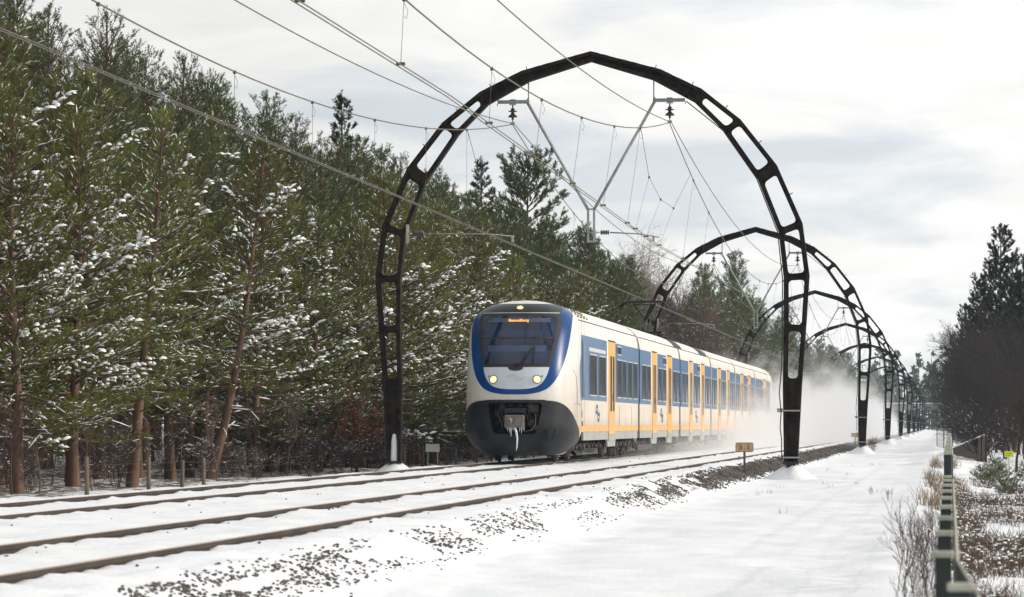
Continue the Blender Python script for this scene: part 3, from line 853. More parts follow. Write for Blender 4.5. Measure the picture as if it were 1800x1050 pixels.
for ci, cdef in enumerate(CARS):
    a, c = BOUND[ci] + (.0 if ci == 0 else .33), BOUND[ci + 1] - .33
    body = shell(a, c, 'carriage', M['cream'], train); carriages.append(body)
    for p0, p1 in cdef['blue']:
        sheet(py(p0), py(p1), Z_BB, Z_BT, 'blue_panel', M['blue'], body, .005)
    wells = []
    for p0, p1, br in cdef['door']:
        door(py(p0), py(p1), body, M['amber'] if br else M['orange']); wells.append((py(p0), py(p1)))
    for p0, p1 in cdef['win']: window(py(p0), py(p1), 1.74, 2.86 + .0, body)
    for p0, p1 in cdef['small']: window(py(p0), py(p1), 2.98, 3.24, body, 'display_window')
    # yellow stripe along the sill, broken at the doors
    ye = [a + .01]
    for w0, w1 in wells: ye += [w0 - .03, w1 + .03]
    ye.append(c - .01)
    for k in range(0, len(ye), 2): sheet(ye[k], ye[k + 1], .80, .945, 'yellow_stripe', M['yellow'], body, .005)
    underframe(a + (.6 if ci == 0 else .1), c - .1, body, wells)
    # gutter line and raised roof casing
    mb = MB()
    for s in (-1, 1): mb.box((s * 1.342, (a + c) / 2, 3.70), (.022, c - a - .2, .018), 0)
    mb.build('roof_gutter', M['seam'], body)
    for ly in ((py(1047) + py(1054)) / 2 if ci == 0 else py(1163) if ci == 1 else py(1224) if ci == 2 else None,):
        if ly is None: continue
        o = logo_mesh(1.05, .46, .085).build('rail_logo', M['logo'], body)
        o.rotation_euler = (0, 0, pi / 2); o.location = (1.426, ly, 1.28)
# white band above the first two windows, and the cab door with its handrails
c1_ = carriages[0]
sheet(py(1035), py(1064), 2.93, 3.03, 'white_strip', M['frame'], c1_, .012)
mb = MB()
mb.box((1.424, 2.78, 2.62), (.02, .10, 1.15), 0); mb.box((1.424, 2.78, 1.86), (.02, .10, .36), 0)
mb.box((1.424, 2.80, 1.25), (.02, .16, .18), 1); mb.box((1.425, 2.80, 1.00), (.02, .10, .13), 0, bev=.008)
mb.tube([(1.46, 2.95, 1.7), (1.46, 2.95, 3.1)], .014, 6, 1)
mb.build('cab_door_handrail', [M['black'], M['skirt']], c1_)
# roof vents of the leading carriage
mb = MB()
for r_ in range(5):
    for k in range(4):
        z = [3.80, 3.86, 3.92, 3.97, 4.03][r_]; x = float(np.interp(z, [p[1] for p in PROF], [p[0] for p in PROF]))
        mb.box((x + .004, 3.2 + k * .75 + (.3 if r_ == 3 else 0), z), (.03, .34, .035), 0, rot=Matrix.Rotation(.55, 3, 'Y'))
mb.build('roof_vent', M['black'], c1_)
# panel seams on the flank
mb = MB()
for y in (2.66, 3.32): mb.box((1.4225, y, 2.4), (.004, .012, 2.9), 0)
for y in (13.2, 17.1): mb.box((1.4225, y, 1.25), (.004, .014, .55), 0)
mb.build('panel_seam', M['seam'], c1_)
for k, bnd in enumerate(BOUND[1:-1]):
    p = [(w * .978, .62 + (z - .62) * .988) for w, z in PROF]
    shell(bnd - .34, bnd + .34, 'gangway_bellows', M['rubber'], train, p)
# black sheets paint the shade of open gaps in the roof casing between carriages 2-3 and 3-4
for k, yb, hw in ((1, 36.6, 1.75), (2, 49.7, 2.0)):
    p = [(1.345, 3.715), (1.31, 3.76)] + [(w + .012, z + .012) for w, z in PROF if z > 3.68]
    R = ringpts(p); n = len(R); V = []; F = []
    for y in (yb - hw, yb + hw): V += [(x, y, z) for x, z in R]
    for j in range(n - 1): F.append((j, j + 1, n + j + 1, n + j))
    mb = MB(); mb.add(V, F, 0, True)
    for q in range(6): mb.box((.95 - .12 * q, yb + (-.5 + .2 * q), 4.06 + .02 * q), (.3, .25, .03), 1)
    mb.build('roof_gap_shade', [M['black'], M['gear']], train)

# ---- cab nose
def wz(z):
    if z < .78: return float(np.interp(z, [.2, .3, .45, .6, .78], [.94, 1.08, 1.25, 1.36, 1.42]))
    return float(np.interp(z, [p[1] for p in PROF], [p[0] for p in PROF]))
ZR = [.2, .35, .6, .9, 1.3, 1.7, 2.1, 2.5, 3.0, 3.5, 3.85, 4.0, 4.1, 4.16, 4.2]
YR = [.42, .24, .08, 0, 0, .03, .11, .25, .50, .80, 1.03, 1.22, 1.50, 1.85, 2.45]
def yr(z):
    i = min(max(int(np.searchsorted(ZR, z)) - 1, 0), len(ZR) - 2)     # catmull-rom
    t = (z - ZR[i]) / (ZR[i + 1] - ZR[i])
    def sl(k):
        a, b_ = max(k - 1, 0), min(k + 1, len(ZR) - 1)
        return (YR[b_] - YR[a]) / (ZR[b_] - ZR[a])
    h = ZR[i + 1] - ZR[i]; t2, t3 = t * t, t * t * t
    return (2 * t3 - 3 * t2 + 1) * YR[i] + (t3 - 2 * t2 + t) * h * sl(i) + (-2 * t3 + 3 * t2) * YR[i + 1] + (t3 - t2) * h * sl(i + 1)
YE, NEXP = 2.62, 2.7
def surf(u, z, offs=0.0):
    """u: angle round the nose, -pi/2..pi/2 in front, beyond that along the flanks"""
    def S(u, z):
        w = wz(z); r_ = yr(z); dep = min(1.75, YE - r_)
        au = min(abs(u), pi / 2); sg = 1 if u >= 0 else -1
        x = w * sg * sin(au) ** (2 / NEXP); y = r_ + dep * (1 - max(cos(au), 0) ** (2 / NEXP))
        if abs(u) > pi / 2: y += (abs(u) - pi / 2) * 1.0
        return Vector((x, min(y, YE), z))
    p = S(u, z)
    if offs:
        e = .01; a = S(u + e, z) - S(u - e, z); c = S(u, min(z + e, 4.19)) - S(u, z - e)
        n_ = a.cross(c)
        if n_.length > 1e-9:
            n_.normalize(); p = p + n_ * offs
    return p
def u_of(x, z):
    w = wz(z); return math.copysign(math.asin(min(1.0, abs(x) / w) ** (NEXP / 2)), x)
HOLE = round_poly([(-.70, 1.53), (.70, 1.53), (.55, .74), (-.55, .74)], .13, 5)
def in_hole(x, z, g=.03):
    if not (.74 - g < z < 1.53 + g): return False
    return abs(x) < .55 + (z - .74) / .79 * .15 + g
def nose_shell():
    us = np.concatenate([np.linspace(-pi / 2 - .9, -pi / 2, 5)[:-1], np.linspace(-pi / 2, pi / 2, 121), np.linspace(pi / 2, pi / 2 + .9, 5)[1:]])
    zs_ = np.concatenate([np.linspace(.2, 4.0, 66), [4.05, 4.1, 4.13, 4.16, 4.18, 4.195]])
    V = [surf(u, z) for z in zs_ for u in us]; n = len(us); F = []; I = []
    for i in range(len(zs_) - 1):
        for j in range(n - 1):
            uc, zc = (us[j] + us[j + 1]) / 2, (zs_[i] + zs_[i + 1]) / 2
            pc = surf(uc, zc)
            if abs(uc) < 1.2 and in_hole(pc.x, zc, -.005 + .06): continue
            F.append((i * n + j, i * n + j + 1, (i + 1) * n + j + 1, (i + 1) * n + j))
    mb = MB(); mb.add(V, F, 0, True)
    mb.add([surf(u, .2) for u in us], [list(range(n))[::-1]], 1)
    return mb
nose = nose_shell().build('cab_nose', [M['nosewhite'], M['charcoal']], train)
def patch(name, A, B, mt, offs, m=6, closed=False, smooth=True, thick=.0):
    """strip of skin between two curves given as (x,z) or ('u',u,z)"""
    def uz(p): return (p[1], p[2]) if p[0] == 'u' else (u_of(p[0], p[1]), p[1])
    V = []; F = []; n = len(A)
    for a, b_ in zip(A, B):
        ua, za = uz(a); ub, zb = uz(b_)
        for k in range(m + 1):
            t = k / m; V.append(surf(ua + (ub - ua) * t, za + (zb - za) * t, offs))
    for i in range(n if closed else n - 1):
        i2 = (i + 1) % n
        for k in range(m): F.append((i * (m + 1) + k, i * (m + 1) + k + 1, i2 * (m + 1) + k + 1, i2 * (m + 1) + k))
    mb = MB(); mb.add(V, F, 0, smooth)
    # hem the rim back into the shell so the patch has real thickness
    rims = [[i * (m + 1) for i in range(n)], [i * (m + 1) + m for i in range(n)]]
    if not closed: rims += [list(range(m + 1)), [(n - 1) * (m + 1) + k for k in range(m + 1)]]
    for r_ in rims:
        cyc = closed
        P = [Vector(V[i]) for i in r_]; Q = [Vector((p.x * .998, p.y + .012, p.z)) for p in P]; L = len(P)
        mb.add([p[:] for p in P] + [q[:] for q in Q], [(i, (i + 1) % L, L + (i + 1) % L, L + i) for i in range(L if cyc else L - 1)], 0)
    return mb.build(name, mt, nose)
def resample(P, n):
    d = [0]
    for a, b_ in zip(P[:-1], P[1:]): d.append(d[-1] + dist2(a, b_))
    R = []
    for k in range(n):
        s_ = d[-1] * k / (n - 1); i = min(max(int(np.searchsorted(d, s_)) - 1, 0), len(P) - 2)
        t = (s_ - d[i]) / max(1e-9, d[i + 1] - d[i]); R.append(lerp2(P[i], P[i + 1], t))
    return R
def smooth_curve(P, it=3):
    for _ in range(it):
        Q = [P[0]]
        for a, b_ in zip(P[:-1], P[1:]): Q += [lerp2(a, b_, .25), lerp2(a, b_, .75)]
        P = Q + [P[-1]]
    return P
# blue U: outer and inner curve, left top -> bottom -> right top
o_half = [(1.13, 4.02), (1.275, 3.78), (1.285, 3.4), (1.24, 2.9), (1.15, 2.45), (1.0, 2.08), (.78, 1.84), (.42, 1.745), (0, 1.735)]
i_half = [(.985, 4.055), (.995, 3.80), (.945, 3.3), (.90, 2.9), (.855, 2.50), (.80, 2.22), (.64, 1.96), (.36, 1.875), (0, 1.865)]
def full(h): return [(-x, z) for x, z in h] + [(x, z) for x, z in h[::-1][1:]]
OU, IU = resample(smooth_curve(full(o_half), 3), 81), resample(smooth_curve(full(i_half), 3), 81)
patch('blue_band', OU, IU, M['navy'], .008, 5)
# the front panel inside the U, below the windscreen
top_l = [(-.86 + 1.72 * k / 80, 2.44) for k in range(81)]
lo_ = resample(smooth_curve([(-.86, 2.45), (-.80, 2.22), (-.64, 1.96), (-.36, 1.87), (0, 1.86), (.36, 1.87), (.64, 1.96), (.80, 2.22), (.86, 2.45)], 3), 81)
patch('front_panel', top_l, lo_, M['grillwhite'], .006, 8)
# windscreen with its black frame, and the dark panel with the top lamp
def row(x, z, n=31): return [(-x + 2 * x * k / (n - 1), z) for k in range(n)]
patch('windscreen_frame', row(1.0, 3.82), row(.86, 2.43), M['rubber'], .010, 14)
wsn = patch('windscreen', row(.925, 3.75), row(.80, 2.50), M['screen'], .016, 14)
patch('top_panel', row(.985, 4.07), row(1.0, 3.845), M['panelgrey'], .009, 5)
# the driver's cab seen through the glass: sun blind edge; the desk's reflection is painted as a blue strip
patch('sun_blind', row(.90, 3.20, 21), row(.895, 3.15, 21), M['rubber'], .019, 1)
patch('pale_blind', row(.80, 3.69, 21), row(.79, 3.58, 21), mat('blind_cloth', (.045, .06, .10), (.06, .08, .13), .4, 3), .018, 1)
patch('painted_desk_reflection', row(.74, 2.98, 21), row(.72, 2.82, 21), mat('desk_reflection_blue', (.03, .05, .11), (.04, .065, .14), .35, 3), .018, 1)
# wiper
def on(x, z, o=.05): return surf(u_of(x, z), z, o)[:]
mb = MB()
mb.tube([on(-.02, 2.44), on(.10, 2.52), on(.40, 2.90), on(.46, 2.96)], .014, 6)
mb.tube([on(.03, 2.42), on(.16, 2.52), on(.45, 2.93)], .010, 6)
mb.tube([on(.42, 2.50, .035), on(.46, 2.96, .035), on(.47, 3.22, .035)], .012, 6)
mb.lathe([(.05, 0), (.05, .04), (.02, .05)], on(.0, 2.49, .03), 'y', 10)
mb.build('wiper', M['rubber'], nose)
bx_ = [(-.20 + .40 * k / 16, 2.445) for k in range(17)]
bl_ = resample(smooth_curve([(-.20, 2.445), (-.18, 2.36), (0, 2.325), (.18, 2.36), (.20, 2.445)], 2), 17)
patch('wiper_well', bx_, bl_, M['black'], .012, 3)
# lamps
def lamp(x, z, r):
    n_ = (surf(u_of(x, z), z, .1) - surf(u_of(x, z), z)).normalized()
    mb = MB(); mb.lathe([(r * 1.2, -.05), (r * 1.2, .018), (r, .022), (r, .006)], (0, 0, 0), 'y', 24, 0)
    rot = n_.to_track_quat('Y', 'Z').to_matrix()
    o = mb.build('headlight', [M['lensring'], M['lamp']], nose)
    o.location = surf(u_of(x, z), z, .008); o.rotation_euler = rot.to_euler()
    mb = MB(); mb.lathe([(r * .98, .008), (r * .7, .018), (0, .024)], (0, 0, 0), 'y', 20, 0)
    for k in range(9):
        a = k * 2.4; q = r * .22 * math.sqrt(k + .5)
        mb.lathe([(r * .15, .016), (r * .1, .034), (0, .038)], (q * cos(a), 0, q * sin(a)), 'y', 8, 0)
    me = mb.build('lens_tmp', M['lamp']).data
    # the lens joins its ring as one lamp
    bm = bmesh.new(); bm.from_mesh(o.data); k0 = len(bm.faces); bm.from_mesh(me); bm.faces.ensure_lookup_table()
    for f in bm.faces[k0:]: f.material_index = 1
    bm.to_mesh(o.data); bm.free(); bpy.data.objects.remove(bpy.data.objects['lens_tmp'])
lamp(-.555, 2.115, .095); lamp(.555, 2.115, .095); lamp(0, 3.955, .082)
mb = MB()
for s in (-1, 1): mb.lathe([(.02, -.02), (.02, .012), (0, .014)], surf(u_of(s * .68, 2.2), 2.2, .006)[:], 'y', 8)
mb.build('sensor', M['lensring'], nose)
# destination display and relief logo
me = text_mesh('Baanedlburg', .105, M['led'], 'destination_text', .001)
me.transform(Matrix.Rotation(pi / 2, 4, 'X'))
o = link(bpy.data.objects.new('destination_text', me), nose); p = surf(0, 3.635, .02); q = surf(0, 3.70, .02)
o.location = (0, p.y - .004, 3.635); o.rotation_euler = (-math.atan2(q.y - p.y, .065), 0, 0)
o = logo_mesh(.44, .17, .022).build('relief_logo', M['frame'], nose); p = surf(0, 2.17, .010); q = surf(0, 2.24, .010)
o.location = (0, p.y - .002, 2.17); o.rotation_euler = (-math.atan2(q.y - p.y, .07), 0, 0)
# charcoal bumper: a ring of skin round the coupler opening
top = [('u', -pi / 2 - .75, .62), ('u', -pi / 2 - .3, .74), ('u', -pi / 2, .90), ('u', -pi / 2 * .86, 1.12), ('u', -pi / 2 * .72, 1.33), ('u', -pi / 2 * .58, 1.48), ('u', -pi / 2 * .44, 1.565), ('u', -.35, 1.595), ('u', 0, 1.60)]
upper = [(p[1], p[2]) for p in top] + [(-p[1], p[2]) for p in top[::-1][1:]]
upper = smooth_curve(upper, 2)
lower = [(pi / 2 + .75, .50), (pi / 2 + .3, .38), (pi / 2, .30), (pi / 2 * .8, .23), (pi / 2 * .5, .205), (0, .205), (-pi / 2 * .5, .205), (-pi / 2 * .8, .23), (-pi / 2, .30), (-pi / 2 - .3, .38), (-pi / 2 - .75, .50)]
lower = smooth_curve(lower, 2)
NB = 160
loop = upper + lower
hz = [(u_of(x, z), z) for x, z in HOLE]
def by_angle(L):
    c_ = (0, 1.13); Lc = L + [L[0]]
    dense = []
    for a, b_ in zip(Lc[:-1], Lc[1:]): dense += [lerp2(a, b_, k / 12) for k in range(12)]
    ang = np.array([math.atan2((p[1] - c_[1]) * 1.6, p[0] - c_[0]) for p in dense])
    od = np.argsort(ang); ang = ang[od]; P = np.array(dense)[od]
    tgt = np.linspace(-pi, pi, NB, endpoint=False)
    return [(float(np.interp(t, ang, P[:, 0], period=2 * pi)), float(np.interp(t, ang, P[:, 1], period=2 * pi))) for t in tgt]
OA, HA = by_angle(loop), by_angle(hz)
patch('bumper', [('u', *p) for p in OA], [('u', *p) for p in HA], M['charcoal'], .02, 24, closed=True)
# opening: dark well behind the bumper with the coupler gear
mb = MB()
HP = [(float(surf(u, z).x), float(z), float(surf(u, z).y)) for u, z in HA]
n = len(HP); V = [(x, y - .008, z) for x, z, y in HP] + [(x * .97, 1.15, .72 + (z - .72) * .98) for x, z, y in HP]
mb.add(V, [(i, (i + 1) % n, n + (i + 1) % n, n + i) for i in range(n)] + [list(range(n, 2 * n))], 0)
mb.build('coupler_well', M['black'], nose)
mb = MB()
cyf = -.10
mb.box((.0, cyf + .18, 1.055), (.50, .34, .33), 0, bev=.03); mb.box((.0, cyf + .02, 1.055), (.46, .06, .30), 0, bev=.015)
mb.lathe([(.115, cyf - .035), (.115, cyf - .01), (.095, cyf - .02), (.085, cyf + .0)], (.12, 0, 1.06), 'y', 20, 0)
mb.lathe([(.084, cyf - .016), (0, cyf - .016)], (.12, 0, 1.06), 'y', 18, 1)
mb.lathe([(.10, cyf - .01), (.09, cyf - .05), (.045, cyf - .11), (.03, cyf - .12), (0, cyf - .12)], (-.12, 0, 1.06), 'y', 18, 0)
mb.box((-.1, cyf - .12, 1.06), (.03, .04, .08), 1)
mb.box((0, .25, 1.33), (.56, .35, .13), 2, bev=.02)
for s in (-1, 1): mb.lathe([(.022, -.01), (.022, .02)], (s * .21, .06, 1.275), 'y', 8, 3)
mb.box((0, .6, 1.05), (.3, .7, .25), 1)
mb.box((.46, .34, 1.40), (.27, .2, .24), 3, bev=.015)
for k in range(5):
    for j in range(4): mb.box((.36 + .05 * k, .235, 1.32 + .05 * j), (.022, .02, .022), 1 if (k + j) % 2 else 0)
mb.build('coupler', [M['couplergrey'], M['black'], M['panelgrey'], M['gear']], nose)
mb = MB()
rr = random.Random(4)
for k in range(26):
    x = rr.choice((-1, 1)) * rr.uniform(.3, .55); z = rr.uniform(.8, 1.45)
    mb.box((x, rr.uniform(.3, .8), z), (rr.uniform(.03, .12), .1, rr.uniform(.04, .18)), rr.choice((1, 3, 0)), bev=.006)
for x0, x1 in ((-.5, -.28), (.28, .52), (-.42, -.15), (.2, .45)):
    mb.tube([(x0, .25, 1.4), ((x0 + x1) / 2 + .05, .08, 1.0), (x1, .15, .80)], .014, 6, 3)
mb.tube([(.52, .12, 1.25), (.53, .06, 1.0), (.45, .05, .85), (.25, .1, .79)], .012, 6, 0)
for k in range(4): mb.lathe([(0, -.05), (.05, -.04), (.06, 0), (.05, .04), (0, .05)], (-.35 + .22 * k, .3, 1.46), 'x', 8, 3)
tag(mb.build('coupler_gear', [M['couplergrey'], M['black'], M['panelgrey'], M['gear']], nose), kind='stuff')
mb = MB()
mb.tube([(.02, -.10, .89), (.06, -.13, .80), (.085, -.12, .62), (.07, -.10, .40), (.055, -.09, .31)], [.035, .032, .026, .02, .004], 7)
for x, l, r in ((-.17, .10, .012), (-.12, .14, .014), (-.08, .24, .02), (-.03, .08, .014), (.14, .12, .012), (.19, .16, .014), (.25, .10, .01)):
    mb.tube([(x, -.09, .90), (x + .005, -.09, .90 - l * .5), (x, -.09, .90 - l)], [r, r * .7, .002], 6)
mb.build('icicle', M['ice'], nose)
for s in (-1, 1):     # louvred vents low on the bumper
    mb = MB(); xs_ = [.70, .98] if s > 0 else [-.98, -.70]
    P = [(xs_[0] + (.05 if s < 0 else 0), .86), (xs_[1] + (0 if s < 0 else .03), .86), (xs_[1] - (.0 if s < 0 else .07), .60), (xs_[0] - (0 if s > 0 else -.09), .60)]
    pts = [surf(u_of(x, z), z, .034) for x, z in P]
    mb.add([p[:] for p in pts], [(0, 1, 2, 3)], 0)
    for k in range(8):
        t = (k + .5) / 8
        a = pts[0].lerp(pts[3], t); b_ = pts[1].lerp(pts[2], t); nn = Vector((0, -.012, 0))
        mb.tube([a + nn, (a + b_) / 2 + nn * 1.6, b_ + nn], .009, 5, 1)
    mb.tube([p + Vector((0, -.01, 0)) for p in pts] + [pts[0] + Vector((0, -.01, 0))], .010, 5, 1)
    mb.build('bumper_vent', [M['black'], M['charcoal']], nose)
# panel joints of the nose and the blue flank arrow
def seamline(P, parent, w=.006):
    mb = MB(); mb.tube([surf(p[1], p[2], .004) if p[0] == 'u' else surf(u_of(*p), p[1], .004) for p in P], w, 5); return mb.build('nose_seam', M['seam'], parent)
for s in (-1, 1):
    seamline([('u', s * (u_of(1.16, 2.42) ), 2.42), ('u', s * 1.25, 2.36), ('u', s * 1.42, 2.2), ('u', s * 1.5, 1.9), ('u', s * 1.54, 1.5)], nose, .005)
    seamline([('u', s * 1.36, 1.5), ('u', s * 1.57, 1.50), ('u', s * 2.3, 1.50)], nose, .005)
A = [('u', pi / 2 + .25 + .65 * t, 2.45 + (3.31 - 2.45) * min(1, t * 1.35)) for t in np.linspace(0, 1, 12)]
B = [('u', pi / 2 + .25 + .65 * t, 2.45 - (2.45 - 1.62) * min(1, t * 1.35)) for t in np.linspace(0, 1, 12)]
patch('blue_arrow_panel', A, B, M['blue'], .006, 4)
A = [('u', pi / 2 + .22 + .68 * t, .945) for t in np.linspace(0, 1, 8)]; B = [('u', pi / 2 + .55 + .35 * t, .80) for t in np.linspace(0, 1, 8)]
patch('yellow_stripe', A, B, M['yellow'], .007, 2)
# ---- tail cab, simple mirrored nose
tn = MB()
us = np.concatenate([np.linspace(-pi / 2, pi / 2, 25)]); zs_ = np.linspace(.35, 4.19, 24)
V = [(surf(u, z).x, BOUND[-1] + (YE - surf(u, z).y) - .87 , z) for z in zs_ for u in us]; n = len(us)
tn.add(V, [(i * n + j, i * n + j + 1, (i + 1) * n + j + 1, (i + 1) * n + j) for i in range(len(zs_) - 1) for j in range(n - 1)], 0, True)
tn.build('tail_nose', M['cream'], train)

# ---- bogies
def bogie(yc, wb=1.35):
    e = empty('bogie', (0, yc, 0), parent=train)
    for dy in (-wb, wb):
        for s in (-1, 1):
            mb = MB(); mb.lathe([(.43, -.065), (.43, -.02), (.40, .0), (.40, .055), (.34, .06), (.30, .03), (.14, .03), (.12, .10), (0, .10)], (0, 0, 0), 'x', 26)
            o = mb.build('wheel', M['gear'], e); o.location = (s * .755, dy, .432); o.rotation_euler = (0, 0, 0 if s > 0 else pi)
        mb = MB(); mb.tube([(-.75, dy, .41), (.75, dy, .41)], .075, 10); mb.build('axle', M['gear'], e)
    mb = MB(); rr = random.Random(int(yc * 7))
    for s in (-1, 1):
        mb.prism([(-wb - .45, .46), (-wb - .4, .60), (-.6, .62), (-.4, .50), (.4, .50), (.6, .62), (wb + .4, .60), (wb + .45, .46), (wb, .40), (.5, .36), (-.5, .36), (-wb, .40)], 'x', s * .93, s * 1.10)
        for dy in (-wb, wb):
            mb.box((s * 1.08, dy, .42), (.20, .30, .28), 0, bev=.04)
            mb.lathe([(.12, -.02), (.12, .06), (.07, .09), (0, .09)], (s * 1.15, dy, .42), 'x', 12)
            for d2 in (-.24, .24):
                for k in range(5): mb.lathe([(.075, k * .045), (.09, k * .045 + .018), (.075, k * .045 + .036)], (s * 1.06, dy + d2, .52), 'z', 10)
        mb.lathe([(.16, .50), (.19, .55), (.16, .60), (.19, .65), (.16, .72)], (s * 1.0, 0, 0), 'z', 12)
        mb.tube([(s * 1.2, -.7, .34), (s * 1.22, .1, .46), (s * 1.2, .5, .66)], .03, 6)
        mb.tube([(s * 1.2, -wb - .2, .66), (s * 1.2, -wb + .4, .28), (s * 1.18, -.3, .26)], .022, 6)
        for k in range(8): mb.box((s * rr.uniform(1.0, 1.22), rr.uniform(-wb - .6, wb + .6), rr.uniform(.22, .62)), (.09, rr.uniform(.08, .3), rr.uniform(.06, .2)), 0, bev=.012)
    mb.box((0, 0, .52), (1.8, .4, .16))
    mb.build('bogie_frame', M['gear'], e)
    return e
for yb in (3.9, 15.9): bogie(yb)
for bnd in BOUND[1:-1]: bogie(bnd, 1.3)
bogie(99.5)
mb = MB()   # white air hoses at the first joint
for bnd in BOUND[1:4]:
    for k in range(3): mb.tube([(1.2 + .05 * k, bnd - .5, .72), (1.3, bnd - .1 + .1 * k, .45 + .05 * k), (1.2 + .05 * k, bnd + .6, .68)], .045, 7)
    mb.box((1.2, bnd, .70), (.3, .5, .25), 0, bev=.03)
mb.build('air_hose', M['couplergrey'], train)
mb = MB()
mb.box((0, 1.95, .40), (1.9, 1.1, .25), 0); mb.box((0, 1.0, .24), (1.5, .12, .10), 0)
for s in (-1, 1): mb.tube([(s * .75, 1.25, .45), (s * .75, 1.0, .12)], .03, 6)
mb.build('rail_guard', M['gear'], train)
# ---- pantograph
yp_ = unproj(1133, x=TX).y - TY + .55
pan = empty('pantograph', (0, yp_, 4.2), parent=train)
mb = MB()
mb.box((0, 0, .12), (1.3, 1.5, .06), 0)
for sx in (-1, 1):
    for sy in (-1, 1): mb.lathe([(.05, -.03), (.05, .02), (.08, .03), (.05, .05), (.08, .07), (.05, .09)], (sx * .55, sy * .65, 0), 'z', 10, 1)
mb.build('base_frame', [M['black'], M['porcelain']], pan)
mb = MB(); mb.tube([(-.05, -.5, .16), (-.05, .75, .62)], .06, 8); mb.tube([(.12, -.4, .16), (.12, .7, .58)], .025, 8); mb.build('lower_arm', M['black'], pan)
mb = MB(); mb.tube([(-.05, .75, .62), (-.38, -.55, 1.16)], .04, 8); mb.tube([(-.05, .75, .62), (.38, -.55, 1.16)], .04, 8); mb.build('upper_arm', M['black'], pan)
mb = MB()
for sy in (-.18, .18):
    mb.tube([(-.88, -.55 + sy, 1.06), (-.72, -.55 + sy, 1.20), (-.6, -.55 + sy, 1.245), (.6, -.55 + sy, 1.245), (.72, -.55 + sy, 1.20), (.88, -.55 + sy, 1.06)], .034, 7)
    mb.box((0, -.55 + sy, 1.262), (1.05, .05, .025), 1)
for sx in (-.5, .5): mb.box((sx, -.55, 1.19), (.05, .42, .05), 0)
mb.tube([(-.42, -.55, 1.15), (.42, -.55, 1.15)], .02, 6)
mb.build('collector_head', [M['black'], M['gear']], pan)
# ------------------------------------------------------------------ vegetation builders
def prisms(P0, P1, R0, R1, n=3):
    """many thin tapered n-sided twigs at once"""
    P0 = np.asarray(P0, float); P1 = np.asarray(P1, float); R0 = np.asarray(R0, float)[:, None]; R1 = np.asarray(R1, float)[:, None]
    d = P1 - P0; L = np.linalg.norm(d, axis=1, keepdims=True); d = d / np.maximum(L, 1e-9)
    ref = np.where(np.abs(d[:, 2:3]) < .9, np.array([[0, 0, 1.]]), np.array([[1., 0, 0]]))
    a = np.cross(d, ref); a /= np.maximum(np.linalg.norm(a, axis=1, keepdims=True), 1e-9); b = np.cross(a, d)
    V = []
    for P, R in ((P0, R0), (P1, R1)):
        for j in range(n):
            t = 2 * pi * j / n; V.append(P + (a * cos(t) + b * sin(t)) * R)
    V = np.stack(V, 1)                      # m, 2n, 3
    m_ = len(P0); base = (np.arange(m_) * 2 * n)[:, None]
    F = []
    for j in range(n):
        j2 = (j + 1) % n; F.append(np.concatenate([base + j, base + j2, base + n + j2, base + n + j], 1))
    return V.reshape(-1, 3), np.concatenate(F)

def needle_cloud(P, D, L, rng, per, nl, nw, fwd=.75):
    """bottle-brush shoots: every shoot carries `per` flat needles"""
    m_ = len(P); P = np.repeat(P, per, 0); D = np.repeat(D, per, 0); L = np.repeat(L, per)
    k = len(P)
    t = rng.random(k) ** .8
    ref = np.where(np.abs(D[:, 2:3]) < .9, np.array([[0, 0, 1.]]), np.array([[1., 0, 0]]))
    a = np.cross(D, ref); a /= np.linalg.norm(a, axis=1, keepdims=True); b = np.cross(a, D)
    ph = rng.random(k) * 2 * pi
    rad = a * np.cos(ph)[:, None] + b * np.sin(ph)[:, None]
    f = fwd * (.6 + .8 * rng.random(k))[:, None]
    nd = rad + D * f; nd /= np.linalg.norm(nd, axis=1, keepdims=True)
    o = P + D * (L * t)[:, None]
    ln = (nl * (.7 + .5 * rng.random(k)))[:, None]
    tan = np.cross(nd, D + .3 * rng.standard_normal((k, 3))); tan /= np.maximum(np.linalg.norm(tan, axis=1, keepdims=True), 1e-9)
    w = tan * nw * .5
    V = np.stack([o - w, o + w, o + nd * ln + w * .35, ], 1).reshape(-1, 3)
    F = np.arange(k * 3).reshape(-1, 3)
    return V, F

def snow_lumps(C, D, L, Wd, H):
    """elongated soft caps: centre, axis, half length, half width, height"""
    C = np.asarray(C, float); k = len(C)
    d = D.copy(); d /= np.linalg.norm(d, axis=1, keepdims=True)
    side = np.cross(d, np.array([[0, 0, 1.]])); side /= np.maximum(np.linalg.norm(side, axis=1, keepdims=True), 1e-9)
    up = np.cross(side, d)
    L = L[:, None]; Wd = Wd[:, None]; H = H[:, None]
    ring = []
    for t, s in ((-.62, .8), (.25, 1.0)):
        for (sx, uz) in ((1, 0), (.55, .95), (-.55, .95), (-1, 0)):
            ring.append(C + d * L * t + side * Wd * sx * s + up * H * uz * s)
    V = [C - d * L] + ring[:4] + ring[4:] + [C + d * L]
    V = np.stack(V, 1).reshape(-1, 3)
    f = [(0, 2, 1), (0, 3, 2), (0, 4, 3), (1, 2, 6), (1, 6, 5), (2, 3, 7), (2, 7, 6), (3, 4, 8), (3, 8, 7), (5, 6, 9), (6, 7, 9), (7, 8, 9)]
    F = (np.arange(k) * 10)[:, None, None] + np.array(f)[None]
    return V, F.reshape(-1, 3)

def norm(v): return v / max(1e-9, np.linalg.norm(v))

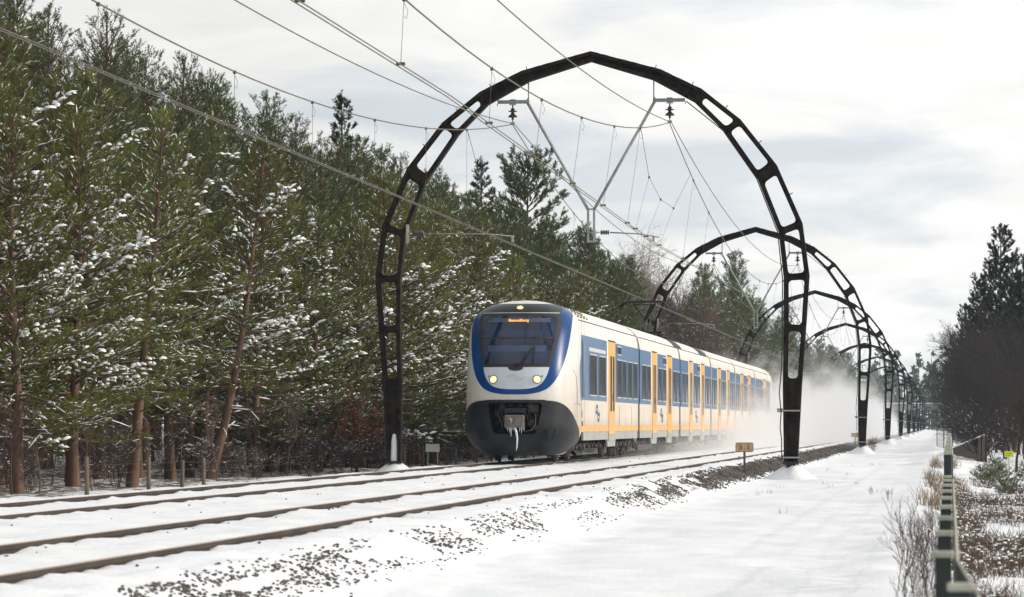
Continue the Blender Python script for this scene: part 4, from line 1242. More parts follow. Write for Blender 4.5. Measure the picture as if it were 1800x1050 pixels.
def pine(seed, H, cb, R, whorl=.45, nb=5, tstep=.18, shoot=.21, per=26, nl=.075, nw=.014, snow=.5, lump=1.0, lean=(0, 0), needle='needles', droop=0.0, conic=.7, dead=10, spiky=False, trunk_r=None, open_=0.0):
    """returns meshes of one pine: trunk with limbs, needles, snow"""
    r = np.random.default_rng(seed)
    tr0 = trunk_r or (H * .011 + .035)
    nseg = 12; T = []
    ph = r.random(2) * 6.28
    for i in range(nseg + 1):
        t = i / nseg
        T.append(np.array([lean[0] * t ** .8 + .10 * sin(3.1 * t + ph[0]) * min(1, 2 * t), lean[1] * t ** .8 + .10 * sin(2.7 * t + ph[1]) * min(1, 2 * t), H * t]))
    T = np.array(T)
    def tp(z):
        return np.array([np.interp(z, T[:, 2], T[:, 0]), np.interp(z, T[:, 2], T[:, 1]), z])
    S0, S1, A0, A1 = [], [], [], []          # wood segments
    SP, SD, SL, SS = [], [], [], []          # shoots and snowiness
    def wood(a, b, ra, rb): S0.append(a); S1.append(b); A0.append(ra); A1.append(rb)
    SK = []
    def shoot_at(p, d, l, s, k=1.0): SP.append(p); SD.append(norm(d)); SL.append(l); SS.append(s); SK.append(k)
    z = cb * H; az0 = r.random() * 6.28
    while z < H - .12:
        t = (z - cb * H) / (H - cb * H)
        Lb = R * ((1 - t) ** conic) * (.62 + .38 * min(1, t / .22)) + .12
        k = nb if t < .9 else max(3, nb - 1)
        for j in range(k):
            if open_ and r.random() < open_: continue
            az = az0 + 2 * pi * j / k + r.normal(0, .28); L = Lb * r.uniform(.68, 1.18)
            el = (.02 - droop) + (.85 + droop) * t ** 1.1 + r.normal(0, .13)
            d = np.array([cos(az) * cos(el), sin(az) * cos(el), sin(el)])
            p = tp(z + r.uniform(-.1, .1)); n_ = 6; pts = [p]; dirs = []
            for i in range(n_):
                s = (i + .5) / n_
                dd = norm(d + np.array([0, 0, (.55 * s * s - .12 * (1 - t) * s) * (0 if spiky else 1)]) + r.normal(0, .07, 3))
                dirs.append(dd); p = p + dd * L / n_; pts.append(p)
            rb = max(.007, tr0 * .30 * (L / R) ** .9)
            for i in range(n_): wood(pts[i], pts[i + 1], rb * (1 - i / n_) + .005, rb * (1 - (i + 1) / n_) + .004)
            ss = snow * r.choice([.2, .7, 1.5], p=[.40, .36, .24]); paw = 1.0
            if r.random() < .13 * (snow > .45) * (t < .75): ss, paw = 2.4, 2.1
            s = .15 * L if t < .75 else .08 * L
            sd = 1
            while s < L:
                i = min(n_ - 1, int(s / L * n_)); f = s / L * n_ - i
                q = pts[i] * (1 - f) + pts[i + 1] * f; bd = dirs[i]
                side = norm(np.cross(bd, [0, 0, 1.])) * sd; sd = -sd
                tl = (.22 + .30 * r.random()) * min(1.2, .35 + (L - s)) * (1.15 if L > 1 else .9)
                td = norm(bd * .75 + side * r.uniform(.55, 1.0) + np.array([0, 0, r.uniform(-.05, .40)]))
                e = q + td * tl
                wood(q, e, .006, .004)
                ns = max(1, int(tl / (shoot * .62)))
                for m_ in range(ns):
                    u = (m_ + .6) / ns
                    sv = side * r.uniform(-.5, .5)
                    shoot_at(q + td * tl * u * .85, td * .9 + sv + np.array([0, 0, r.uniform(.0, .45)]) + bd * .3 + r.normal(0, .38, 3), shoot * r.uniform(.7, 1.2), ss, paw)
                s += tstep * r.uniform(.75, 1.3)
            for m_ in range(3):
                shoot_at(pts[-1] - dirs[-1] * .05, dirs[-1] + r.normal(0, .35, 3) + np.array([0, 0, .35]), shoot * r.uniform(.9, 1.35), ss, paw)
        z += whorl * r.uniform(.8, 1.2) * (1 - .35 * t); az0 += 2.4
    top = tp(H)
    for m_ in range(5): shoot_at(top - [0, 0, .05 * m_], np.array([0, 0, 1.]) + r.normal(0, .22 if m_ else .03, 3), shoot * 1.4, snow * .5)
    # dead lower limbs
    for m_ in range(dead):   # short and broken
        zz_ = r.uniform(.12, max(.2, cb + .1)) * H; az = r.random() * 6.28; L = r.uniform(.4, 1.5); p = tp(zz_)
        d = np.array([cos(az), sin(az), r.uniform(-.3, .35)])
        mid = p + norm(d) * L * .5; e = mid + norm(d + r.normal(0, .3, 3)) * L * .5
        wood(p, mid, .02, .012); wood(mid, e, .012, .004)
        for q in range(2):
            e2 = mid + norm(d + r.normal(0, .8, 3)) * L * .4; wood(mid, e2, .008, .003)
    mb = MB()
    mb.tube([tuple(p) for p in T], [tr0 * (1.25 if i == 0 else 1) * (1 - .93 * i / nseg) + .006 for i in range(nseg + 1)], 9, 0, cap=False)
    V1, F1 = prisms(S0, S1, A0, A1)
    nv = len(mb.v); V = np.concatenate([np.array(mb.v), V1]); F = np.concatenate([np.array([f for f in mb.f]), F1 + nv])
    trunk = np_mesh('trunk', V, F, [M['bark']], smooth=True)
    SP, SD, SL, SS = np.array(SP), np.array(SD), np.array(SL), np.array(SS)
    V, F = needle_cloud(SP, SD, SL, r, per, nl, nw)
    crown = np_mesh('crown', V, F, [M[needle]])
    sm = None
    if snow > 0:
        keep = r.random(len(SP)) < SS * (.40 + .75 * (1 - np.abs(SD[:, 2])))
        K = int(keep.sum())
        k_ = np.array(SK)[keep]; fat = k_ > 1.3
        sz = lump * (.7 + .6 * r.random(K) ** 2)
        C = SP[keep] + SD[keep] * (SL[keep] * np.where(fat, .8, .72))[:, None] + np.array([0, 0, 1.]) * np.where(fat, .035, .012)[:, None]
        V, F = snow_lumps(C, SD[keep] * np.stack([np.ones(K), np.ones(K), np.where(fat, .25, .9)], -1) + r.normal(0, .05, (K, 3)), SL[keep] * np.where(fat, .40, .33) * (.6 + .7 * r.random(K)), np.where(fat, .060, .019) * sz, np.where(fat, .050, .018) * sz)
        # snow lying along limbs
        W0, W1 = np.array(S0), np.array(S1); d = W1 - W0; ln = np.linalg.norm(d, axis=1)
        flat = (np.abs(d[:, 2]) / ln < .6) & (np.array(A0) > .0075) & (r.random(len(ln)) < snow * .55)
        if flat.any():
            q = int(flat.sum())
            V2, F2 = snow_lumps((W0[flat] + W1[flat]) / 2 + np.array([0, 0, 1.]) * np.array(A0)[flat][:, None] * .7, d[flat], ln[flat] * .55, np.array(A0)[flat] * .9 + .004, np.array(A0)[flat] * .6 + .012)
            F = np.concatenate([F, F2 + len(V)]); V = np.concatenate([V, V2])
        sm = np_mesh('snow', V, F, [M['branch_snow']], smooth=True)
    return trunk, crown, sm

def bare_tree(seed, H, spread=.5, depth=5, matname='twig', r0=None, snow=.0, multi=1, droop=0.0, thin=.0045, leaf=0, up=.25, nchild=(3, 5)):
    r = np.random.default_rng(seed)
    S0, S1, A0, A1, tips = [], [], [], [], []
    def grow(p, d, L, ra, lev):
        n_ = 3 if lev < 3 else 2; pts = [p]
        for i in range(n_):
            d = norm(d + r.normal(0, .13 + .03 * lev, 3) + np.array([0, 0, up * .12 if lev < 4 else -droop]))
            q = p + d * L / n_
            f0, f1 = ra * (1 - .45 * i / n_), ra * (1 - .45 * (i + 1) / n_)
            S0.append(p); S1.append(q); A0.append(max(f0, thin)); A1.append(max(f1, thin * .7)); p = q; pts.append(p)
            if lev < depth and (i > 0 or lev > 0):
                for _ in range(int(r.integers(1, 3)) if lev else int(r.integers(*nchild))):
                    az = r.random() * 6.28; o = np.array([cos(az), sin(az), 0]); o = norm(o - d * np.dot(o, d))
                    grow(p, norm(d * .75 + o * spread * r.uniform(.8, 1.5) + np.array([0, 0, up])), L * r.uniform(.48, .72), ra * r.uniform(.38, .55), lev + 1)
        if lev >= depth - 1: tips.append((p, d))
        if lev < depth:
            grow(p, d, L * .6, ra * .52, lev + 1)
    for k in range(multi):
        a = r.random() * 6.28; t = 0 if multi == 1 else r.uniform(.05, .45)
        grow(np.array([r.normal(0, .06), r.normal(0, .06), 0]) * (multi > 1), norm(np.array([cos(a) * t, sin(a) * t, 1])), H * .42 * r.uniform(.8, 1.1), (r0 or H * .010 + .02) / multi ** .5, 0 if multi == 1 else 1)
    S0, S1, A0, A1 = map(np.array, (S0, S1, A0, A1))
    V, F = prisms(S0, S1, A0, A1)
    big = np.repeat(np.array(A0) > .022, 1); 
    wood = np_mesh('trunk', V, F, [M[matname]], smooth=True)
    out = [wood, None, None]
    if leaf:
        P = np.array([t[0] for t in tips]); D = np.array([t[1] for t in tips]); pick = r.random(len(P)) < .5
        V, F = needle_cloud(P[pick], D[pick], np.full(int(pick.sum()), .12), r, leaf, .085, .05, .5)
        out[1] = np_mesh('crown', V, F, [M['oak_leaf']])
    if snow:
        d = S1 - S0; ln = np.linalg.norm(d, axis=1); fl = (np.abs(d[:, 2]) / np.maximum(ln, 1e-6) < .75) & (r.random(len(ln)) < snow)
        if fl.any():
            V, F = snow_lumps((S0[fl] + S1[fl]) / 2 + np.array([0, 0, 1.]) * A0[fl][:, None] * .6, d[fl], ln[fl] * .55, A0[fl] * .9 + .004, A0[fl] * .5 + .010)
            out[2] = np_mesh('snow', V, F, [M['branch_snow']], smooth=True)
    return out

def plant(kind, meshes, loc, rz=0.0, s=1.0, label=None, cat='tree', group=None, sz=None):
    e = empty(kind, loc, rz); e.scale = (s, s, sz or s); tag(e, label, cat, group)
    tr, cr_, sn = meshes
    link(bpy.data.objects.new('trunk', tr), e)
    c = None
    if cr_: c = link(bpy.data.objects.new('crown', cr_), e)
    if sn: tag(link(bpy.data.objects.new('branch_snow', sn), c or e), kind='stuff')
    return e

# --- kinds
import time; t0_ = time.time()
YOUNG = [pine(100 + i, 7.2, .14 + .03 * (i % 3), 2.3 + .15 * (i % 2), whorl=.40, nb=5, tstep=.155, shoot=.20, per=34, nl=.062, nw=.0165, snow=.70 + .12 * (i % 3), lump=1.0, dead=12, droop=.10 * (i % 2)) for i in range(5)]
TALL = [pine(200 + i, 12.0, .30, 2.5, whorl=.50, nb=5, tstep=.22, shoot=.27, per=24, nl=.10, nw=.020, snow=.30 + .12 * (i % 2), lump=1.0, needle='needles_far', dead=14, conic=.55) for i in range(4)]
FARP = [pine(300 + i, 12.5, .22, 2.6, whorl=.62, nb=5, tstep=.40, shoot=.42, per=20, nl=.16, nw=.036, snow=.34, lump=1.5, needle='needles_far', dead=6, conic=.55) for i in range(4)]
SPIKY = pine(400, 12.5, .25, 1.9, whorl=.5, nb=5, tstep=.22, shoot=.24, per=30, nl=.11, nw=.03, snow=.06, needle='needles_dark', dead=8, conic=.9, spiky=True, open_=.08)
OPEN = pine(401, 12.0, .5, 2.9, whorl=.52, nb=5, tstep=.17, shoot=.30, per=34, nl=.13, nw=.034, snow=.04, needle='needles_far', dead=10, conic=.35, open_=.25)
RIGHTP = pine(402, 15.0, .25, 3.4, whorl=.75, nb=5, tstep=.30, shoot=.40, per=38, nl=.18, nw=.06, snow=.0, needle='needles_dark', dead=10, conic=.6, open_=.22)
BROWN = [bare_tree(500 + i, 10.5, .50, 5, 'twig_red', snow=.05, thin=.006, up=.3) for i in range(2)]
BIRCH = [bare_tree(520 + i, 12.0, .42, 5, 'birch', droop=.22, thin=.006, up=.38, snow=.0) for i in range(2)]
DARKB = [bare_tree(540 + i, 11.0, .55, 5, 'twig_dark', thin=.008, up=.2) for i in range(2)]
SHRUB = [bare_tree(560 + i, 2.6, .5, 4, 'twig', snow=.09, multi=6, thin=.0045, r0=.03, up=.22) for i in range(4)]
SHRUBD = [bare_tree(570 + i, 2.6, .5, 4, 'twig_dark', snow=.04, multi=6, thin=.006, r0=.03, up=.22) for i in range(3)]
OAK = bare_tree(580, 2.6, .6, 4, 'twig', snow=.1, multi=4, thin=.004, r0=.04, leaf=7)
STEMS = [bare_tree(590 + i, 1.0, .35, 3, 'twig', snow=.05, multi=6, thin=.002, r0=.011, up=.45, nchild=(1, 3)) for i in range(3)]
LEANP = [pine(600 + i, 7.8, .30, 2.2, whorl=.45, nb=5, tstep=.155, shoot=.20, per=34, nl=.062, nw=.0165, snow=.85, lump=1.1, dead=10, lean=((1.5, -.3), (.5, .1))[i], trunk_r=.115, droop=.06) for i in range(2)]
LOWP = pine(620, .95, .05, .85, whorl=.14, nb=5, tstep=.14, shoot=.16, per=16, nl=.08, nw=.016, snow=.35, lump=.9, needle='needles_far', dead=0, trunk_r=.02, droop=.1)

print('TRIS', [(n_, sum(len(q.polygons) for q in k_ if q)) for n_, k_ in (('young', YOUNG[0]), ('tall', TALL[0]), ('far', FARP[0]), ('spiky', SPIKY), ('open', OPEN), ('right', RIGHTP), ('brown', BROWN[0]), ('birch', BIRCH[0]), ('dark', DARKB[0]), ('shrub', SHRUB[0]), ('stems', STEMS[0]))], time.time() - t0_)
# ------------------------------------------------------------------ the forest left of the track
fr = random.Random(21)
def arch_place(y):
    k = int((y - 85) // 76.5)
    if y < 85: return 'this side of the nearest arch'
    return 'beyond the %s arch' % ORD[min(k, 9)]
# leaning trunks and others the photograph shows one by one, in the front row: pixel of the foot, plane x, kind, height
front = [
    (232, -17.4, LEANP[1], 1.03, 'thick trunked snowy pine with reddish bark standing left of the leaning pine'),
    (366, -17.2, LEANP[0], 1.00, 'snowy pine whose bare reddish trunk leans right, nearest the wire fence'),
    (128, -17.8, YOUNG[0], 1.06, 'snow dusted pine just left of the thick trunked pine'),
    (30, -17.6, YOUNG[1], 1.02, 'snow dusted pine at the very edge of the picture, left end of the front row'),
    (300, -19.2, YOUNG[2], 1.16, 'snow dusted pine rising between the thick trunk and the leaning trunk'),
    (452, -17.6, YOUNG[3], 1.02, 'snowy pine first to the right of the leaning trunk'),
    (500, -18.3, YOUNG[4], 1.10, 'snowy pine second to the right of the leaning trunk'),
    (560, -17.4, YOUNG[2], 1.0, 'snowy pine third to the right of the leaning trunk, left of the arch foot'),
    (615, -17.9, YOUNG[0], 1.05, 'snowy pine right behind the brown leaved oak sapling'),
    (655, -18.6, YOUNG[2], 1.12, 'snowy pine directly left of the nearest arch leg'),
    (722, -17.3, YOUNG[1], 1.0, 'snowy pine in the gap between the arch leg and the white board'),
    (778, -17.6, YOUNG[3], 1.04, 'snowy pine behind the white board'),
    (820, -18.0, YOUNG[2], 1.08, 'snowy pine right behind the left side of the train front'),
    (190, -20.5, YOUNG[4], 1.3, 'taller snow dusted pine behind the thick trunked pine'),
]
for px, x, me, s, lab in front:
    p = unproj(px, x=x)
    rz = 0 if me in LEANP else fr.uniform(0, 6.28)
    plant('pine_tree', me, (x, p.y, gz(x, p.y) - .05), rz, s, lab, 'pine tree', 'snowy pines along the forest edge')
# feature trees on the skyline: pixel column, top row, plane x
def skyline(px, py_top, x, me, H0, name, lab, cat, rz=0, group=None, squeeze=1.0):
    p = unproj(px, py_top, x=x); h = p.z - gz(x, p.y)
    e = plant(name, me, (x, p.y, gz(x, p.y) - .05), rz, h / H0 * squeeze, lab, cat, group, sz=h / H0); return e
skyline(605, 174, -24, SPIKY, 12.5, 'spruce_tree', 'dark spiky spruce standing above the other treetops left of the nearest arch', 'spruce tree')
skyline(845, 287, -25, SPIKY, 12.5, 'spruce_tree', 'slim pointed spruce against the sky above the train front', 'spruce tree', 2.0)
skyline(925, 292, -24, OPEN, 12.0, 'pine_tree', 'open crowned pine with a bare trunk against the sky above the train roof', 'pine tree')
skyline(1055, 358, -25, BIRCH[0], 12.0, 'birch_tree', 'bare pale birch against the sky, left of the hanging drop bars', 'birch tree')
skyline(1005, 352, -26, BIRCH[1], 12.0, 'birch_tree', 'bare pale birch behind the open crowned pine', 'birch tree', 1.0)
skyline(1110, 400, -25, BIRCH[1], 12.0, 'birch_tree', 'bare pale birch right of the hanging drop bars', 'birch tree')
skyline(1160, 430, -24, BROWN[1], 10.5, 'bare_tree', 'bare brown tree behind the left leg of the second arch', 'bare tree')
skyline(1190, 452, -22, BROWN[0], 10.5, 'bare_tree', 'bare brown tree above the middle of the train', 'bare tree', 2)
skyline(1135, 455, -21, BROWN[0], 10.5, 'bare_tree', 'bare brown tree just behind the pantograph', 'bare tree', 1)
skyline(1215, 470, -21, BROWN[1], 10.5, 'bare_tree', 'bare brown tree right of the pantograph', 'bare tree', 4)
skyline(1290, 452, -21, FARP[0], 12.5, 'pine_tree', 'tallest pine inside the second arch, behind the rear carriages', 'pine tree')
skyline(40, -60, -22, BROWN[0], 10.5, 'bare_tree', 'bare brown tree among the pines in the upper corner of the forest', 'bare tree', squeeze=.5)
skyline(560, 345, -21, BROWN[0], 10.5, 'bare_tree', 'bare reddish brown tree left of the nearest arch, below the treetops', 'bare tree', squeeze=.55)
skyline(640, 365, -21, BROWN[0], 10.5, 'bare_tree', 'bare reddish brown tree behind the left leg of the nearest arch', 'bare tree', squeeze=.55)
# a stretch of bare brown trees interrupts the pines behind the pantograph
def brown_gap(x, y):
    p_ = VPX + x / (y * .992 - x * .125) * FPX / .992 
    return 1112 < p_ < 1236 and x > -24
# front row on to the distance
CNT = {}
def nth(n): return ['first', 'second', 'third', 'fourth', 'fifth', 'sixth', 'seventh', 'eighth', 'ninth', 'tenth', 'eleventh', 'twelfth', 'thirteenth', 'fourteenth', 'fifteenth', 'sixteenth', 'seventeenth', 'eighteenth', 'nineteenth', 'twentieth'][n - 1] if n <= 20 else 'number %d' % n
y = 101.0
while y < 640:
    x = -17.3 + fr.uniform(-.9, .7)
    near = y < 165
    if brown_gap(x, y): y += 3; continue
    me = YOUNG[fr.randrange(5)] if near else FARP[fr.randrange(4)]
    s = fr.uniform(.95, 1.25) if near else fr.uniform(.62, .85) if y < 225 else fr.uniform(.85, 1.12)
    k_ = int((y - 85) // 76.5); CNT[k_] = CNT.get(k_, 0) + 1
    plant('pine_tree', me, (x, y, gz(x, y) - .05), fr.uniform(0, 6.28), s, 'snow dusted front row pine of the left forest, %s past the %s arch' % (nth(CNT[k_]), ORD[k_]), 'pine tree', 'snowy pines along the forest edge')
    y += fr.uniform(2.4, 3.6) * (1 if near else 1.9 if y < 330 else 2.8)
# rows behind, taller
for row_x, step, y0, y1, hmin, hmax in ((-19.8, 3.0, 62, 150, .70, .86), (-22.2, 3.2, 64, 170, .86, 1.02), (-25.0, 3.6, 70, 170, .95, 1.12), (-28.5, 4.2, 75, 170, 1.0, 1.15),
                                         (-20.0, 5.2, 150, 420, .80, .98), (-22.8, 5.2, 170, 480, .92, 1.08), (-26.0, 6.5, 170, 560, 1.0, 1.15)):
    y = y0 + fr.uniform(0, 2)
    while y < y1:
        x = row_x + fr.uniform(-.9, .9)
        if x < -1690 / 6000 * y - 3.5: y += step; continue
        far = y > 150
        if brown_gap(x, y): y += step; continue
        me = FARP[fr.randrange(4)] if far else TALL[fr.randrange(4)]
        if row_x == -19.8 and not far and fr.random() < .55: me, k_ = YOUNG[fr.randrange(5)], 1.66
        else: k_ = 1.0
        s = fr.uniform(hmin, hmax) * k_ * (12.0 / 12.5 if far else 1)
        # the skyline of the photograph: treetops fall on a line towards the vanishing point
        px = VPX + x / y * FPX
        dep = 'second row' if row_x > -21 else 'third row' if row_x > -24 else 'rear rows'
        plant('pine_tree', me, (x, y, gz(x, y) - .05), fr.uniform(0, 6.28), s, 'dark green pine, %s of the left forest, %s' % (dep, arch_place(y)), 'pine tree', 'dark pines deeper in the left forest')
        y += step * fr.uniform(.75, 1.3)
# brown bare trees between them
for px, x, s in ((1175, -20, .95), (1240, -20, .95), (1205, -19, .8), (1150, -19.5, .85), (1120, -18.5, .7), (1140, -18, .66), (1165, -18.3, .72), (1190, -18, .7), (1215, -18.4, .75), (1232, -18.8, .8), (1180, -21.5, 1.0), (1220, -21.5, 1.0), (1145, -21.5, 1.0), (1340, -19.5, .9), (1390, -20, .95), (1255, -20.5, .9)):
    p = unproj(px, x=x)
    plant('bare_tree', BROWN[fr.randrange(2)], (x, p.y, gz(x, p.y)), fr.uniform(0, 6), s, 'bare brown tree among the left pines, %s' % arch_place(p.y), 'bare tree', 'bare trees among the left pines')
# understorey of bare, snow laden shrubs
y = 60.0
while y < 190:
    x = -15.6 + fr.uniform(-1.8, .5) - (.6 if y < 80 else 0)
    plant('bare_shrub', SHRUB[fr.randrange(4)], (x, y, gz(x, y) - .03), fr.uniform(0, 6.28), fr.uniform(.3, .62), 'bare twiggy snowy shrub at the forest foot, %s' % arch_place(y), 'shrub', 'twiggy shrubs at the forest foot')
    y += fr.uniform(2.2, 4.2) if y < 95 else fr.uniform(1.4, 2.6)
y = 62.0
while y < 150:
    x = -18.5 + fr.uniform(-2.4, 1.2)
    plant('bare_shrub', SHRUB[fr.randrange(4)], (x, y, gz(x, y) - .03), fr.uniform(0, 6.28), fr.uniform(.35, .75), 'bare shrub shaded by the forest pines, %s' % arch_place(y), 'shrub', 'shrubs in the shade of the forest')
    y += fr.uniform(1.6, 2.8)
POLES = [bare_tree(650 + i, 5.5, .30, 3, 'twig_red', thin=.007, up=.5, r0=.05, nchild=(1, 3), snow=.10) for i in range(3)]
y = 61.0
while y < 125:
    x = -17.4 + fr.uniform(-2.6, 1.2)
    plant('bare_sapling', POLES[fr.randrange(3)], (x, y, gz(x, y) - .03), fr.uniform(0, 6.28), fr.uniform(.35, .62), 'thin bare sapling among the pine trunks, %s' % arch_place(y), 'sapling', 'thin saplings among the pine trunks')
    y += fr.uniform(.9, 1.9)
for px, x, s, lab in ((625, -16.2, .95, 'small oak still holding its red brown leaves left of the arch foot'), (648, -16.8, .8, 'second smaller oak with red brown leaves beside the first')):
    p = unproj(px, x=x); plant('oak_sapling', OAK, (x, p.y, gz(x, p.y)), fr.uniform(0, 6), s, lab, 'oak')
# deep woods behind: trunks and dark crowns that read as one mass
dr = np.random.default_rng(3); V = []; F = []; nv = 0
P = np.stack([dr.uniform(-48, -30, 5200), 70 + 460 * dr.random(5200) ** 1.4, np.zeros(5200)], -1); P[:, 2] = .3 + 11.5 * dr.random(5200) ** .8
D = dr.normal(0, 1, (5200, 3)); D /= np.linalg.norm(D, axis=1, keepdims=True)
V1, F1 = needle_cloud(P, D, np.full(5200, .9), dr, 12, .55, .22, .5)
Q = np.stack([dr.uniform(-48, -29, 420), 66 + 420 * dr.random(420) ** 1.4, np.full(420, -.4)], -1); Q2 = Q + np.stack([dr.normal(0, .3, 420), dr.normal(0, .3, 420), 9 + 3 * dr.random(420)], -1)
V2, F2 = prisms(Q, Q2, np.full(420, .15), np.full(420, .05), 5)
w = empty('deep_woods'); tag(w, 'dark mass of woodland far behind the left tree rows', kind='stuff')
np_obj('foliage_mass', V1, F1, [M['needles_far']], w); np_obj('trunk_mass', V2, F2, [M['bark']], w)

# ------------------------------------------------------------------ woods on the right
rr_ = random.Random(9)
def rplace(px, x): p = unproj(px, x=x); return (x, p.y, gz(x, p.y) - .05)
def rtree(px, top, y, me, H0, name, lab, cat, group=None):
    p = unproj(px, top, y=y); g = gz(p.x, y); s = (p.z - g) / H0
    return plant(name, me, (p.x, y, g - .05), rr_.uniform(0, 6.28), s, lab, cat, group)
rtree(1757, 405, 205, RIGHTP, 15, 'pine_tree', 'tall dark pine standing above the bare woods on the right', 'pine tree')
rtree(1815, 430, 200, RIGHTP, 15, 'pine_tree', 'dark pine half cut off by the picture edge, right of the tall one', 'pine tree')
rtree(1725, 500, 240, RIGHTP, 15, 'pine_tree', 'shorter dark pine just left of the tall pine in the right woods', 'pine tree')
rtree(1705, 560, 270, RIGHTP, 15, 'pine_tree', 'lowest dark pine at the left edge of the right woods', 'pine tree')
for px, top, y, lab in ((1782, 455, 185, 'dense dark pine between the tall pine and the picture edge'), (1738, 478, 225, 'dark pine crowding the left flank of the tall pine'), (1800, 500, 170, 'broad dark pine low at the right picture edge'), (1700, 540, 290, 'small dark pine far back at the left end of the right woods'), (1762, 540, 180, 'low dark pine in front of the tall pine')):
    rtree(px, top, y, RIGHTP, 15, 'pine_tree', lab, 'pine tree')
for k, (px, top, y) in enumerate(((1700, 560, 250), (1690, 590, 235), (1712, 560, 215), (1735, 545, 190), (1750, 560, 175), (1772, 540, 180), (1790, 545, 165), (1808, 520, 170), (1685, 640, 300), (1720, 600, 260),
                                  (1765, 600, 150), (1800, 600, 140), (1780, 500, 215), (1735, 640, 165), (1715, 660, 190), (1677, 655, 330), (1825, 640, 128))):
    rtree(px, top, y, DARKB[k % 2], 11.5, 'bare_tree', 'bare dark tree in the tangled woods on the right', 'bare tree', 'bare trees of the right woods')
for k in range(46):
    y = rr_.uniform(128, 330); px = rr_.uniform(1668 + max(0, (200 - y)) * .5, 1830); p = unproj(px, y=y)
    plant('bare_shrub', SHRUBD[k % 3], (p.x, y, gz(p.x, y)), rr_.uniform(0, 6), rr_.uniform(.8, 1.6) * (y / 200) ** .5, 'bare bush in the thicket at the foot of the right woods', 'shrub', 'bushes at the foot of the right woods')
# thicket filling the woods on the right
dr = np.random.default_rng(8); k = 5500
yy = dr.uniform(150, 360, k); xx = (.022 + .034 * dr.random(k) + .10 * dr.random(k) ** 2) * yy * .62 + 1.0
hh = dr.random(k) * (2.5 + 5.5 * np.clip((xx / yy - .008) / .02, 0, 1))
P0 = np.stack([xx, yy, ground_z(xx, yy) + hh], -1); d = dr.normal(0, 1, (k, 3)) + np.array([-.3, -.2, .9]); d /= np.linalg.norm(d, axis=1, keepdims=True)
V, F = prisms(P0, P0 + d * dr.uniform(.6, 2.0, (k, 1)), np.full(k, .012), np.full(k, .004))
o = np_obj('thicket', V, F, [M['twig_dark']]); tag(o, 'tangled dark thicket of twigs inside the woods on the right', kind='stuff')

# ------------------------------------------------------------------ far forest closing the view
fr2 = np.random.default_rng(12)
e = empty('far_forest'); tag(e, 'distant wooded ridge fading into blue haze beyond the arches', kind='stuff')
Vs = []; Fs = []; nv = 0; T0 = []; T1 = []
for k in range(420):
    x = fr2.uniform(-190, 60); y = fr2.uniform(900, 1010); h = fr2.uniform(11, 17) + (y - 900) * .035
    if k % 9 == 0: h += 4
    n = 26; t = np.sort(fr2.random(n)); ang = fr2.random(n) * 6.28; rad = (1 - t) ** .8 * h * .17
    z = t * h; c = np.stack([x + rad * np.cos(ang) * .5, y + rad * np.sin(ang) * .5, z], -1)
    D = np.stack([np.cos(ang), np.sin(ang), fr2.uniform(-.3, .4, n)], -1); D /= np.linalg.norm(D, axis=1, keepdims=True)
    V1, F1 = needle_cloud(c, D, rad * .8 + .4, fr2, 9, 1.1, .75, .5)
    Vs.append(V1); Fs.append(F1 + nv); nv += len(V1); T0.append((x, y, -1)); T1.append((x, y, h))
np_obj('conifer_mass', np.concatenate(Vs), np.concatenate(Fs), [M['needles_far']], e)
V, F = prisms(T0, T1, np.full(420, .3), np.full(420, .04), 4); np_obj('trunk_mass', V, F, [M['bark']], e)
# ------------------------------------------------------------------ road bridge far down the line
mb = MB(); br = empty('road_bridge', (0, 815, 0)); tag(br, 'distant snow topped road bridge crossing the line at the end of the view', 'bridge')
mb.box((-6, 0, 4.9), (64, 7, .9), 0); mb.build('deck', M['concrete'], br)
mb = MB(); mb.box((-6, -3.4, 5.65), (64, .25, .6), 0); mb.build('parapet', M['concrete'], br)
mb = MB(); mb.box((-6, -3.4, 6.05), (64.1, .4, .2), 0); mb.build('parapet_snow', M['snow'], br)
for x in (-22, 1.5):
    mb = MB(); mb.box((x, 0, 2.0), (1.2, 5.5, 5.0), 0); mb.build('pier', M['concrete'], br)

# ------------------------------------------------------------------ kilometre signs
def km_sign(px, py0, x, body, lab):
    p = unproj(px, x=x); g = gz(x, p.y)
    e = empty('kilometre_sign', (x, p.y, g), rz=.07); tag(e, lab, 'sign')
    mb = MB(); mb.box((0, 0, .28), (.055, .055, .66), 0, bev=.006); mb.build('post', M['plank'], e)
    mb = MB(); w, h = .40, .20
    P = round_poly([(-w / 2, -h / 2), (w / 2, -h / 2), (w / 2, h / 2), (-w / 2, h / 2)], .03, 4)
    mb.prism([(a, c + .66) for a, c in P], 'y', -.035, -.015); mb.build('plate', M['signplate'], e)
    mb = MB(); mb.tube([(a * 1.04, -.03, c * 1.07 + .66) for a, c in P] + [(P[0][0] * 1.04, -.03, P[0][1] * 1.07 + .66)], .009, 6); mb.build('sign_frame', M['plank'], e)
    me = text_mesh(body, .145, M['signink'], 'numerals', .001); me.transform(Matrix.Rotation(pi / 2, 4, 'X'))
    o = link(bpy.data.objects.new('numerals', me), e); o.location = (0, -.0375, .655)
    for sx in (-.12, .12):
        for sz in (-.085, .085):
            mb = MB(); mb.lathe([(.008, -.045), (.008, -.03)], (sx, 0, .66 + sz), 'y', 6); mb.build('screw', M['plank'], e)
M['signplate'] = mat('tan_sign_plate', (.42, .27, .14), (.52, .35, .19), .6, 7)
M['signink'] = mat('dark_sign_numerals', (.06, .025, .015), (.09, .04, .02), .7, 7)
km_sign(1308.5, 840, -4.74, '3 . 1', 'tan kilometre sign reading 3.1 on a short post in the snow')
km_sign(1503, 785, -4.72, '3 . 2', 'small tan kilometre sign beside the foot of the second arch')

